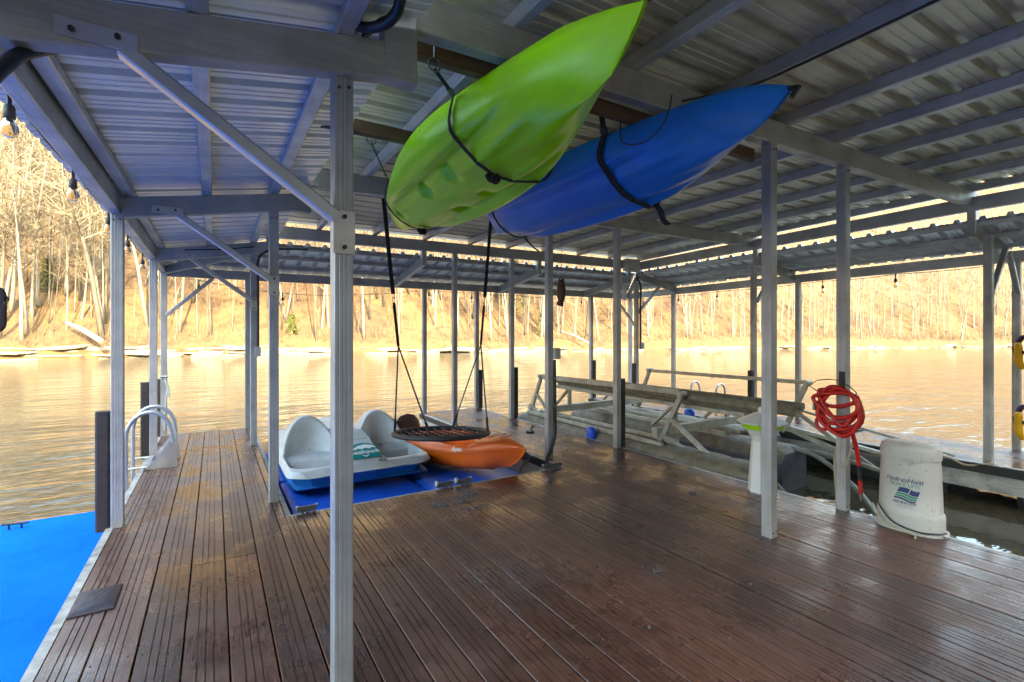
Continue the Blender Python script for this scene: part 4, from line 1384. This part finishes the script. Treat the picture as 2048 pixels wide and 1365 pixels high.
part('lettering', MB().add([on_side(x, y) for x, y, _ in tv_], tf_), 'white_print', ok)

# ------------------------------------------------------------------ blue swim platform left of the dock
sp = thing('swim_platform', 'bright blue floating swim platform beside the left dock edge', 'platform', (-2.6, 3.3, WZ))
slab('platform_top', -4.6, -.775, .2, 6.13, WZ-.06, -.25, 'blue_platform', sp, .035)
cm = MB()
cm.tube([(-1.60, 5.90, -.235), (-1.40, 5.90, -.235)], .03, 6)
cl_ = MB()
for k, xx in enumerate((-1.53, -1.45)):
    cl_.tube([(xx, 5.90, -.25), (xx, 5.90, -.21)], .008, 6)
cl_.tube([(-1.58, 5.92, -.205), (-1.40, 5.88, -.205)], .009, 6)
part('cleat', cl_, 'black', sp, True)

# ------------------------------------------------------------------ boat lift in the slip
bl = thing('boat_lift', 'muddy hydraulic boat lift with two floating tanks in the slip', 'boat lift', (5.9, 5, WZ))
def tank(x0, x1, y0, y1, z0, z1):
    t = None
    secs = []
    cx, w = (x0+x1)/2, (x1-x0)/2
    zc, hh = (z0+z1)/2, (z1-z0)/2
    N = 20
    for i in range(41):
        f = i/40; y = y0 + (y1-y0)*f
        e = min(f, 1-f)*(y1-y0)
        k = math.sqrt(max(0.0, 1-max(0, 1-e/.14)**2))*.14+.86
        rb = 1 - .035*(math.cos(2*math.pi*(y-y0)/.46) > .75)
        secs.append([(cx + w*k*rb*math.copysign(abs(math.cos(a))**.5, math.cos(a)), y, zc + hh*k*rb*math.copysign(abs(math.sin(a))**.5, math.sin(a))) for a in [2*math.pi*j/N for j in range(N)]])
    return part('tank', MB().loft(secs), 'tank', bl, True, 50)
tank(4.56, 5.12, 2.90, 7.35, -.62, .085)
tank(5.75, 6.42, 3.25, 7.30, -.60, .07)
tank(6.62, 7.22, 4.0, 7.30, -.60, .05)
for x in (4.70, 4.98, 5.92, 6.25):
    part('tank_rail', MB().beam((x, 4.1, .105), (x, 7.1, .105), .05, .05), 'lift_steel', bl)
def bar(name, a, b, w=.07, h=.07, mat='lift_steel', up=(0, 0, 1)):
    return part(name, MB().beam(a, b, w, h, up, .005), mat, bl)
LX, RXl = 4.93, 6.93
for x, yn, yf, dz in ((LX, 4.0, 7.02, .72), (RXl, 3.53, 6.35, .80)):
    for y in (yn, yf):
        bar('arm', (x, y, dz), (x, y+.29, .15), .045, .065, up=(0, 1, 0))
        part('pivot', MB().tube([(x-.06, y, dz), (x+.06, y, dz)], .036, 10), 'lift_steel', bl, True)
        part('foot_socket', MB().box((x, y+.31, .13), (.11, .09, .09), Matrix.Rotation(R_(40), 3, 'X')), 'lift_steel', bl)
bar('rail', (LX, 7.05, .72), (LX, 4.02, .745), .06, .075)
bar('rail', (RXl, 6.36, .79), (RXl, 3.53, .80), .05, .055)
part('bunk', MB().tube([(LX+.10, 7.0, .68), (LX+.12, 5.0, .69), (LX+.16, 2.72, .66)], .052, 10), 'bunk', bl, True)
part('bunk', MB().tube([(LX+.32, 6.9, .60), (LX+.34, 5.0, .60), (LX+.38, 3.10, .58)], .05, 10), 'bunk', bl, True)
bar('bunk_channel', (LX+.22, 6.95, .55), (LX+.25, 3.3, .54), .10, .05)
part('bunk', MB().tube([(6.35, 6.7, .55), (6.38, 3.3, .54)], .05, 10), 'bunk', bl, True)
for y in (4.35, 6.6):
    bar('cross_beam', (LX-.1, y, .20), (RXl+.1, y, .22), .09, .11)
    for x in (LX+.30, 6.35):
        up_ = bar('bunk_post', (x, y, .22), (x, y, .54), .07, .035, up=(0, 1, 0))
        hs = MB()
        for k in range(6):
            hs.tube([(x-.038, y-.0, .28+.045*k), (x-.034, y, .28+.045*k)], .011, 6)
        part('holes', hs, 'rust_bolt', up_)
        bar('bunk_strut', (x, y+.02, .52), (x-.02, y+.38, .20), .05, .035, up=(0, 1, 0))
for x, yn in ((LX, 4.30), (RXl, 3.82)):
    bar('strut', (x-.01, yn, .15), (x-.05, yn-.95, -.14), .07, .05, up=(1, 0, 0))
    bar('strut', (x-.01, yn-.12, .40), (x-.05, yn-1.10, -.18), .055, .04, up=(1, 0, 0))
for x, yn in ((LX, 7.30),):
    bar('strut', (x-.01, yn, .15), (x-.02, yn-.65, -.10), .06, .05, up=(1, 0, 0))
    bar('strut', (x-.01, yn-.12, .42), (x-.02, yn-.70, -.02), .05, .04, up=(1, 0, 0))
bar('long_strut', (RXl, 3.70, .42), (RXl+.25, 2.05, .08), .035, .03)
bar('long_strut', (RXl-.05, 3.85, .17), (RXl+.2, 2.2, -.10), .07, .045)
ahose = lambda pts, r=.028: part('air_hose', MB().tube(bez(pts, 40), r, 8), 'hose_grey', bl, True, 60)
ahose([(6.1, 3.6, .04), (6.2, 3.1, .0), (6.1, 2.6, -.25), (5.7, 2.2, -.42), (5.2, 1.9, -.40), (4.62, 1.62, -.05)])
ahose([(4.85, 3.3, .06), (4.95, 2.95, -.02), (4.85, 2.55, -.25), (4.8, 2.15, -.37), (4.74, 1.9, -.33), (4.62, 1.66, -.12)], .03)
ahose([(6.15, 3.5, .02), (6.4, 3.0, -.02), (6.8, 2.5, -.2), (7.0, 2.2, -.38)], .03)

# ------------------------------------------------------------------ hydraulic lift control unit
HC = Vector((4.475, 1.535, 0))
hh = thing('lift_control_unit', 'speckled white plastic boat lift control unit standing on the deck edge', 'control unit', HC)
AX, AY = .145, .200
prof_h = [(1.02, .0), (1.02, .10), (1.0, .125), (.955, .135), (.93, .30), (.885, .515)]
def oval(s, z, n=40):
    return [(HC.x + AX*s*math.copysign(abs(math.cos(a))**.85, math.cos(a)), HC.y + AY*s*math.copysign(abs(math.sin(a))**.85, math.sin(a)), z) for a in [2*math.pi*k/n for k in range(n)]]
part('flange', MB().loft([oval(1.12, .001), oval(1.12, .014), oval(1.03, .018)]), 'hoist_white', hh, True, 40)
part('body', MB().loft([oval(s, z+.016) for s, z in prof_h]), 'hoist_white', hh, True, 40)
lid = part('lid', MB().loft([oval(s, z) for s, z in ((.86, .531), (.86, .537), (.922, .538), (.915, .590), (.875, .622), (.75, .640), (.2, .648))]), 'hoist_white', hh, True, 40)
def on_unit(a, z, lift=.0025):
    s = interp(z, [.135, .30, .515, .535], [.955, .93, .885, .885])
    ang = R_(180+4) + a/.19      # a to the right as the camera sees it (towards -y)
    ca, sa = math.cos(ang), math.sin(ang)
    x = AX*s*math.copysign(abs(ca)**.85, ca); y = AY*s*math.copysign(abs(sa)**.85, sa)
    n_ = Vector((ca/AX, sa/AY, 0)).normalized()
    return (HC.x + x + n_.x*lift, HC.y + y + n_.y*lift, z)
def print_on(name, txt, size, a0, z0, mat, shear=0, bold=0):
    v_, f_ = text_mesh(txt, size, 0, shear, bold)
    v_, f_ = subdivide_flat(v_, f_, 1)
    part(name, MB().add([on_unit(a0 + x, z0 + y) for x, y, _ in v_], f_), mat, hh)
print_on('lettering', 'HydroHoist', .046, -.005, .365, 'navy', .25, .0004)
print_on('lettering', 'BOAT LIFTS', .031, .0, .333, 'sea_green', 0, .0002)
print_on('lettering', '800-825-3379', .021, .0, .206, 'navy', 0, .0005)
print_on('lettering', 'hydrohoist.com', .012, .0, .190, 'grey_print')
print_on('lettering', 'Claremore, OK', .012, .0, .176, 'grey_print')
def wave_band(z0, z1, mat, gap=None):
    v_, f_ = [], []
    N = 24
    for k in range(N+1):
        t = k/N; wv = .006*math.sin(t*2*math.pi)
        for zz in (z0, z1):
            a = -.055 + .11*t + (zz-.24)*.35
            v_.append(on_unit(a, zz + wv - .008*t))
    for k in range(N):
        t = (k+.5)/N
        if gap and gap[0] < t < gap[1]: continue
        f_.append((2*k, 2*k+2, 2*k+3, 2*k+1))
    part('emblem', MB().add(v_, f_), mat, hh)
wave_band(.286, .322, 'navy', (.46, .52))
wave_band(.268, .281, 'sea_green'); wave_band(.251, .263, 'sea_green'); wave_band(.234, .246, 'navy')
# moulded grip recess in the lid
gp = MB()
v_, f_ = [], []
grip = [(-.075, .60), (.075, .60), (.075, .545), (.03, .50), (.012, .488), (-.016, .488), (-.03, .50), (-.05, .545), (-.075, .555)]
gv, gf = subdivide_flat([(x, y, 0) for x, y in grip], [tuple(range(len(grip)))], 2)
def on_lid(a, z, lift):
    ang = R_(180+8) + a/.19
    ca, sa = math.cos(ang), math.sin(ang)
    s = .905 if z < .592 else .89
    n_ = Vector((ca/AX, sa/AY, 0)).normalized()
    return (HC.x + AX*s*math.copysign(abs(ca)**.85, ca) + n_.x*lift, HC.y + AY*s*math.copysign(abs(sa)**.85, sa) + n_.y*lift, z)
part('grip', MB().add([on_lid(x, y, .012 - .02*smooth((.56-y)/.07)*(abs(x) < .03)) for x, y, _ in gv], gf), 'hoist_white', lid, True, 50)
part('latch', MB().tube([on_lid(-.012, .515, .004), on_lid(.0, .495, .010), on_lid(.014, .52, .004)], .006, 6), 'hoist_white', lid, True)
cab = MB().tube(bez([(4.36, 1.735, .15), (4.325, 1.66, .05), (4.30, 1.55, .02), (4.29, 1.45, .012), (4.22, 1.42, .012)], 24), .007, 6)
part('cable', cab, 'rope_tan', hh, True)
part('cable', MB().tube(bez([(4.35, 1.72, .21), (4.31, 1.60, .07), (4.32, 1.45, .03), (4.39, 1.345, .03), (4.47, 1.318, .03)], 24), .006, 6), 'black', hh, True)
for yy in (1.30, 1.77):
    part('flange_screw', MB().lathe([(.001, .014), (.008, .015), (.008, .02), (.001, .022)], 6, (4.40, yy - (.0 if yy > 1.5 else -.01), .001)), 'rust_bolt', hh)

# ------------------------------------------------------------------ white dock light shaped like a lighthouse
LC = Vector((4.345, 2.615, 0))
dl = thing('dock_light', 'white lighthouse-shaped dock pedestal light behind a post', 'dock light', LC)
def octo(r, z, n=8, ph=math.pi/8): return [(LC.x + r*math.cos(2*math.pi*k/n+ph), LC.y + r*math.sin(2*math.pi*k/n+ph), z) for k in range(n)]
part('column', MB().loft([octo(.125, .001), octo(.123, .02), octo(.092, .46), octo(.088, .47)]), 'light_white', dl)
part('collar', MB().loft([octo(.089, .468), octo(.112, .52), octo(.15, .575), octo(.168, .585)]), 'light_white', dl)
part('lens', MB().loft([octo(.172, .585), octo(.175, .600), octo(.185, .635), octo(.18, .638)]), 'lens_green', dl)
part('cap', MB().loft([octo(.22, .636), octo(.225, .648), octo(.12, .70), octo(.06, .728), octo(.03, .732)]), 'light_white', dl)
part('finial', MB().lathe([(.038, .728), (.038, .765), (.026, .78), (.001, .782)], 14, LC), 'light_white', dl, True)

# ------------------------------------------------------------------ red hose looped on its hanger
HP = Vector((4.405, 1.975, .92))
hs_ = thing('red_hose', 'bright red coiled hose hanging on a post hanger', 'hose', HP)
r2 = random.Random(5)
def loop_pts(rx, rz, cz, oy, ox, ph=0, wob=.015):
    return [HP + Vector((ox + r2.uniform(-.004, .004), oy + rx*math.cos(a+ph) + .012*math.sin(3*a+ph), cz + rz*math.sin(a+ph) + .02*math.cos(2*a))) for a in [2*math.pi*k/26 for k in range(26)]]
coil = MB()
for k, (rx, rz, cz, oy, ox) in enumerate(((.155, .175, -.09, -.01, -.03), (.165, .165, -.075, -.015, -.055), (.15, .15, -.06, .0, -.075), (.145, .19, -.10, -.02, -.095), (.165, .10, -.02, -.01, -.115), (.15, .06, .02, .0, -.06))):
    coil.tube(loop_pts(rx, rz, cz, oy, ox, k*.7), .0165, 8, loop=True)
coil.tube([HP + Vector((-.09, .10 + .05*math.cos(a), -.20 + .055*math.sin(a))) for a in [2*math.pi*k/18 for k in range(18)]], .0145, 8, loop=True)
coil.tube(bez([HP + Vector((-.10, .14, .04)), HP + Vector((-.11, .05, -.09)), HP + Vector((-.11, -.06, -.20)), HP + Vector((-.10, -.12, -.12))], 20), .0145, 8)
part('coil', coil, 'hose_red', hs_, True, 60)
part('tail', MB().tube(bez([HP + Vector((-.06, -.10, -.22)), HP + Vector((.0, -.115, -.40)), HP + Vector((.02, -.12, -.52))], 16), .0165, 8), 'hose_red', hs_, True, 60)
part('tail_sleeve', MB().tube([HP + Vector((.02, -.12, -.52)), HP + Vector((.025, -.125, -.64))], .015, 8), 'black', hs_, True, 60)
part('tail_end', MB().tube([HP + Vector((.025, -.125, -.64)), HP + Vector((.03, -.13, -.745))], .016, 8), 'hose_red', hs_, True, 60)
part('nozzle', MB().tube([HP + Vector((.03, -.13, -.745)), HP + Vector((.03, -.132, -.80))], .014, 8), 'steel', hs_, True, 60)
part('coupling', MB().tube([HP + Vector((-.09, .165, -.03)), HP + Vector((-.09, .168, -.10))], .013, 8), 'steel', hs_, True, 60)
hg = MB()
hg.tube(bez([HP + Vector((-.10, .20, .10)), HP + Vector((-.12, .12, .155)), HP + Vector((-.09, .0, .165)), HP + Vector((-.12, -.11, .125)), HP + Vector((-.10, -.155, .075))], 24), .004, 6)
hg.tube([HP + Vector((-.10, .20, .10)), HP + Vector((-.02, .12, .02)), HP + Vector((.01, .03, .05))], .004, 6)
hg.tube([HP + Vector((-.10, -.155, .075)), HP + Vector((-.02, -.10, .02)), HP + Vector((.01, -.02, .05))], .004, 6)
hg.box(HP + Vector((.012, .0, .15)), (.006, .045, .16))
part('hanger', hg, 'rust_bolt', hs_, True)
ro = MB().tube(bez([(4.44, 2.03, .52), (4.43, 2.035, .35), (4.45, 2.03, .1), (4.46, 2.03, -.08)], 14), .010, 6)
ro.tube(bez([(4.44, 2.03, .42), (4.40, 1.95, .36), (4.43, 1.93, .46), (4.51, 1.93, .58)], 12), .008, 6)
solo('mooring_line', ro, 'rope_tan', 'tan mooring line tied round the post below the red hose', 'rope', (4.46, 2.03, .3))
solo('mooring_line', MB().tube(bez([(7.5, 1.86, .03), (7.40, 1.80, .02), (7.36, 2.0, -.04), (7.33, 2.2, .02), (7.30, 2.6, -.09), (7.25, 3.0, -.12)], 30), .012, 6), 'rope_tan', 'tan mooring line lying along the edge of the right dock', 'rope', (7.5, 1.86, .03))
solo('mooring_line', MB().tube(bez([(-.585, 8.60, .86), (-.60, 8.50, .80), (-.57, 8.49, .70), (-.60, 8.48, .45), (-.61, 8.5, .1)], 24) , .012, 6).tube([(-.56, 8.49, .70), (-.55, 8.48, .55)], .012, 6).tube([(-.67, 8.5, .86), (-.56, 8.5, .86)], .012, 6), 'rope_grey', 'pale rope knotted round the far left corner post', 'rope', (-.585, 8.56, .5))
cap_ = MB().tube(bez([(4.00, 6.05, .012), (3.94, 5.98, .015), (4.02, 5.93, .012), (4.06, 6.02, .02), (4.16, 6.20, .012), (4.32, 6.38, .012)], 24), .012, 6)
solo('mooring_line', cap_, 'webbing', 'short black line lying on the middle walkway', 'rope', (4.1, 6.1, .01))

# ------------------------------------------------------------------ blue dome-topped bumpers along the slip
def blue_cap(x, y, z0, z1, r, label):
    mbx = MB().lathe([(r*.95, z0), (r, z0+.02), (r, z1-.06), (r*.9, z1-.025), (r*.6, z1-.005), (.002, z1)], 18, (x, y, 0), .8, 1.0)
    solo('dock_bumper', mbx, 'blue_cap', label, 'bumper', (x, y, z0), True, 'blue plastic dock bumpers')
blue_cap(4.58, 5.28, -.2, .145, .085, 'blue plastic dock bumper at the edge of the middle walkway')
blue_cap(7.36, 5.80, -.2, .12, .10, 'blue plastic dock bumper on the right dock behind the boat lift')
blue_cap(7.33, 2.74, -.38, .085, .085, 'tall blue plastic dock bumper right behind the white control unit')
blue_cap(4.56, 3.20, -.35, -.10, .07, 'small blue plastic bumper beside the foot of the white dock light')

# ------------------------------------------------------------------ swim ladder on the left edge
ld = thing('swim_ladder', 'aluminium swim ladder folded up at the left dock edge', 'ladder', (-.55, 6.75, 0))
for y in (6.50, 7.02):
    pts_ = [(-.80, y, -.5), (-.80, y, .36)] + [(-.60 - .20*math.cos(a), y, .36 + .26*math.sin(a)) for a in np.linspace(.2, math.pi-.2, 12)] + [(-.40, y, .36), (-.39, y, .27)]
    part('rail', MB().tube(pts_, .021, 10), 'alu_tube', ld, True, 60)
    tri = [(-.64, .004), (-.345, .004), (-.375, .285), (-.42, .285)]
    part('side_plate', MB().loft([[(x, y-.03, z) for x, z in tri], [(x, y-.022, z) for x, z in tri]]), 'alu_brace', ld)
    part('hinge_tube', MB().tube([(-.81, y, .03), (-.60, y, .03)], .012, 8), 'alu_tube', ld, True)
for z, x in ((.03, -.80),):
    part('step', MB().beam((-.62, 6.50, .03), (-.62, 7.02, .03), .05, .03), 'alu_tube', ld)
part('step', MB().beam((-.50, 6.50, .12), (-.50, 7.02, .12), .07, .02), 'alu_tube', ld)
rl = thing('swim_ladder', 'twin-hoop swim ladder rails beyond the boat lift', 'ladder', (8.6, 6.6, 0))
for y in (6.10, 6.70):
    pts_ = [(8.80, y-.02, -.3), (8.80, y-.02, .32)] + [(8.66 + .14*math.cos(a), y - .02, .32 + .15*math.sin(a)) for a in np.linspace(.2, math.pi-.2, 10)] + [(8.52, y-.02, .32), (8.52, y-.02, .0)]
    part('rail', MB().tube(pts_, .02, 8), 'alu_tube', rl, True, 60)

# ------------------------------------------------------------------ small things on the boards
bp = thing('base_plate', 'dark plastic cover plate screwed to the boards near the left edge', 'base plate', (-.55, 3.42, 0))
def quad(z, ins, x0=-.645, x1=-.452, y0=3.285, y1=3.575):
    return [(x0+ins, y0+ins, z), (x1-ins, y0+ins, z), (x1-ins, y1-ins, z), (x0+ins, y1-ins, z)]
part('plate', MB().loft([quad(.001, 0), quad(.008, 0), quad(.012, .004), quad(.027, .045), quad(.028, .05)]), 'tray', bp, True, 20)
hp_ = MB()
for hx, hy, r in ((-.535, 3.47, .013), (-.555, 3.41, .010), (-.55, 3.50, .008)):
    hp_.lathe([(.001, .0282), (r, .0282), (r, .0295), (r*.6, .030), (.001, .030)], 10, (hx, hy, 0))
part('hole_cap', hp_, 'black', bp)
for hx, hy in ((-.62, 3.31), (-.475, 3.31), (-.475, 3.55), (-.62, 3.55)):
    part('screw', MB().lathe([(.001, .012), (.007, .013), (.007, .016), (.001, .017)], 8, (hx, hy, 0)), 'white_print', bp)
def bracket(x0, x1, label, rollers):
    y = WELL[2] + .004
    b = thing('hinge_bracket', label, 'bracket', ((x0+x1)/2, y, 0), 'steel hinge brackets along the well edge')
    part('plate', MB().box(((x0+x1)/2, y+.005, .030), (x1-x0, .010, .045)), 'steel', b)
    for x in (x0, x1):
        part('roller' if rollers and x == x0 else 'lug', MB().tube([(x-.006, y+.02, .045), (x+.012, y+.02, .045)], (.026 if rollers and x == x0 else .012), 10), 'grey_cap', b, True)
    for q in (.25, .5, .8):
        part('bolt', MB().lathe([(.001, .0), (.011, .001), (.011, .012), (.001, .014)], 6, (x0+(x1-x0)*q, y-.025, .001)), 'steel', b)
bracket(.57, .72, 'steel hinge bracket at the left corner of the well', False)
bracket(1.79, 1.95, 'steel hinge bracket with grey roller, left of a close pair by the mud', True)
bracket(1.99, 2.15, 'steel hinge bracket with grey roller, right of a close pair by the mud', True)
bracket(3.02, 3.26, 'dark hinge bracket at the right corner of the well by the conduit', False)

def crumbs(name, spots_, mat, label, cat, smin, smax):
    mb_ = MB(); r = random.Random(11)
    for cx, cy, sx, sy, n in spots_:
        for k in range(n):
            x, y = cx + r.gauss(0, sx), cy + r.gauss(0, sy)
            s = r.uniform(smin, smax)
            p8 = [(math.cos(a)*s*r.uniform(.6, 1.1), math.sin(a)*s*r.uniform(.6, 1.1)) for a in [2*math.pi*q/6 for q in range(6)]]
            mb_.loft([[(x+a, y+b, .001) for a, b in p8], [(x+a*.75, y+b*.75, s*r.uniform(.5, .9)) for a, b in p8], [(x+a*.2, y+b*.2, s*1.05) for a, b in p8]])
    o = link(name, mb_.mesh(name, mat)); tag(o, label, cat, None, 'stuff')
crumbs('mud_clumps', ((1.93, 3.93, .09, .03, 90), (1.80, 3.80, .09, .025, 60), (1.62, 3.86, .07, .03, 45), (1.80, 3.62, .10, .03, 60), (1.99, 4.06, .04, .04, 40), (3.72, 2.90, .035, .03, 26), (3.52, 4.05, .14, .10, 60), (3.6, 4.6, .2, .3, 26), (2.33, 2.08, .04, .03, 20), (3.9, 5.3, .3, .5, 16), (2.02, 2.42, .3, .3, 8)), 'mud',
       'clumps of grey mud scattered on the boards by the well', 'mud', .003, .011)
crumbs('pale_debris', ((2.2, 2.2, .8, .5, 22), (1.0, 2.6, .8, .8, 12), (2.33, 2.08, .04, .025, 14), (0.0, 3.4, .3, .8, 10), (3.4, 1.4, .5, .4, 12)), 'pale_crumb',
       'tiny pale specks of debris scattered over the boards', 'debris', .002, .006)

# ------------------------------------------------------------------ hanging things
ow = thing('owl_decoy', 'brown owl decoy hanging on a thin line under the roof', 'decoy', (4.25, 5.55, 2.07))
OC = Vector((4.245, 5.55, 2.07))
part('body', MB().lathe([(.02, -.155), (.055, -.13), (.080, -.05), (.085, .03), (.07, .10), (.058, .135), (.05, .165), (.015, .18)], 14, OC, .62, 1.0), 'owl_brown', ow, True, 60)
ears = MB()
for s in (-1, 1):
    ears.loft([[OC + Vector((q*.016, s*.038 + w_*.018, .15)) for q, w_ in ((-1, -1), (1, -1), (1, 1), (-1, 1))], [OC + Vector((q*.003, s*.048 + w_*.003, .205)) for q, w_ in ((-1, -1), (1, -1), (1, 1), (-1, 1))]])
part('ear_tuft', ears, 'owl_brown', ow)
part('tail', MB().box(OC + Vector((.01, .04, -.165)), (.05, .10, .055), Matrix.Rotation(R_(18), 3, 'X')), 'owl_brown', ow)
part('line', MB().tube([OC + Vector((0, 0, .17)), OC + Vector((0, 0, .92))], .003, 5), 'black', ow)

tr_ = thing('hanging_tray', 'dark purple plastic tray with oblong slots at the left edge', 'tray', (-.56, 2.0, 1.52))
fr_ = MB()
def rrect(x0, x1, z0, z1, r, y):
    out = []
    for cx, cz, a0 in ((x1-r, z1-r, 0), (x0+r, z1-r, 90), (x0+r, z0+r, 180), (x1-r, z0+r, 270)):
        for k in range(5):
            a = R_(a0 + 22.5*k); out.append((cx + r*math.cos(a), y, cz + r*math.sin(a)))
    return out
TX0, TX1, TZ0, TZ1 = -.82, -.505, 1.462, 1.582
part('frame', MB().tube(rrect(TX0, TX1, TZ0, TZ1, .02, 1.905), .007, 6, loop=True), 'tray', tr_, True)
bars = MB()
for k in range(11):
    xx = TX0 + .015 + (TX1-TX0-.03)*k/10
    bars.box((xx, 1.915, (TZ0+TZ1)/2), (.010, .012, TZ1-TZ0))
bars.box(((TX0+TX1)/2, 1.93, (TZ0+TZ1)/2), (TX1-TX0, .008, .012))
for z in (TZ0+.03, TZ1-.03): bars.box(((TX0+TX1)/2, 1.93, z), (TX1-TX0, .008, .010))
part('slats', bars, 'tray', tr_)
part('hook', MB().tube(bez([(TX1+.002, 1.90, TZ1-.02), (TX1+.012, 1.90, TZ1-.03), (TX1+.002, 1.90, TZ1-.045)], 8), .002, 5), 'black', tr_, True)

def vest(y, z0, z1, label):
    v = thing('life_vest', label, 'life vest', (8.55, y, (z0+z1)/2), 'yellow life vests hung on the far right post')
    H_ = z1-z0
    for k, (dy, dx) in enumerate(((.045, -.05), (-.10, -.02))):
        secs = []
        for t, w_, th_ in ((0, .45, .35), (.08, .8, .8), (.3, 1, 1), (.85, .95, 1), (.97, .8, .8), (1, .6, .4)):
            zz = z0 + H_*t
            yy = y + dy + (.03 if t < .3 else 0)*(1 if k else -1)
            secs.append([(8.53+dx + .05*th_*math.cos(a), yy + .042*w_*math.sin(a), zz) for a in [2*math.pi*q/14 for q in range(14)]])
        part('panel', MB().loft(secs), 'vest_yellow', v, True, 60)
    part('strap', MB().box((8.47, y-.01, z0 + H_*.62), (.02, .20, .04), Matrix.Rotation(R_(20), 3, 'X')), 'vest_purple', v)
    part('strap', MB().box((8.475, y+.075, z0 + H_*.66), (.03, .03, .11), Matrix.Rotation(R_(-8), 3, 'X')), 'vest_purple', v)
    part('collar', MB().tube(bez([(8.5, y+.06, z1-.02), (8.53, y+.02, z1+.06), (8.53, y-.06, z1+.06), (8.5, y-.10, z1-.02)], 14), .03, 8), 'vest_purple', v, True)
vest(1.77, 1.03, 1.36, 'yellow life vest hung high on the post at the right edge')
vest(1.77, .16, .50, 'yellow life vest hung low on the post at the right edge')

# string lights
def bulb_string(label, pts, wire_top, sagv, loc):
    s = thing('string_light', label, 'string lights', loc)
    cord = MB()
    for a_, b_ in zip(pts, pts[1:]): cord.tube(sag(Vector(a_)+Vector((0, 0, .12)), Vector(b_)+Vector((0, 0, .12)), sagv, 8), .005, 5)
    part('cord', cord, 'black', s, True)
    for p in pts:
        p = Vector(p)
        d_ = MB().tube([p + Vector((0, 0, .045)), p + Vector((0, 0, .13))], .008, 6)
        d_.tube([p + Vector((.02, .02, .12)), p + Vector((.02, .02, .12 + wire_top))], .002, 4)
        dr_ = part('drop', d_, 'black', s, True)
        part('socket', MB().lathe([(.012, .055), (.019, .045), (.021, .0), (.019, -.004)], 12, p), 'socket', dr_, True, 40)
        bu = part('bulb', MB().lathe([(.014, .0), (.018, -.012), (.029, -.035), (.031, -.052), (.026, -.072), (.013, -.083), (.001, -.085)], 16, p), 'glass', dr_, True, 60)
bulb_string('string of clear bulbs along the left eave', [(-.73, 1.7, 2.36), (-.735, 2.84, 2.365), (-.73, 3.89, 2.345), (-.73, 5.05, 2.355), (-.73, 6.05, 2.33), (-.73, 7.2, 2.30), (-.72, 8.3, 2.28), (-.72, 8.72, 2.27)], .10, .03, (-.75, 4, 2.4))
bulb_string('string of clear bulbs along the far eave', [(-.2, 8.70, 2.16), (.95, 8.70, 2.02), (1.95, 8.70, 2.03), (3.49, 8.70, 2.20), (4.40, 8.70, 2.18), (5.4, 8.70, 2.18), (6.4, 8.70, 2.17), (7.24, 8.70, 2.19)], .14, .02, (3.5, 8.70, 2.3))
bulb_string('string of clear bulbs along the right eave', [(8.72, 8.2, 2.20), (8.72, 7.17, 2.20), (8.72, 6.2, 2.22), (8.72, 4.19, 2.24), (8.72, 3.17, 2.25), (8.72, 1.9, 2.26), (8.72, .6, 2.26)], .14, .02, (8.72, 5, 2.3))
# leaf of dark drift on the water
solo('drift_debris', MB().lathe([(.001, 0), (.05, .004), (.07, .012), (.03, .02), (.001, .022)], 9, (19.6, 14.2, WZ), 2.2, .8), 'rust_bolt', 'dark bit of drift floating on the water at the right', 'debris', (19.6, 14.2, WZ))
solo('floor_mat', MB().box((8.30, 3.62, .012), (.34, .30, .016)), 'rubber', 'small dark mat lying on the right dock', 'mat', (8.3, 3.62, .004), False)
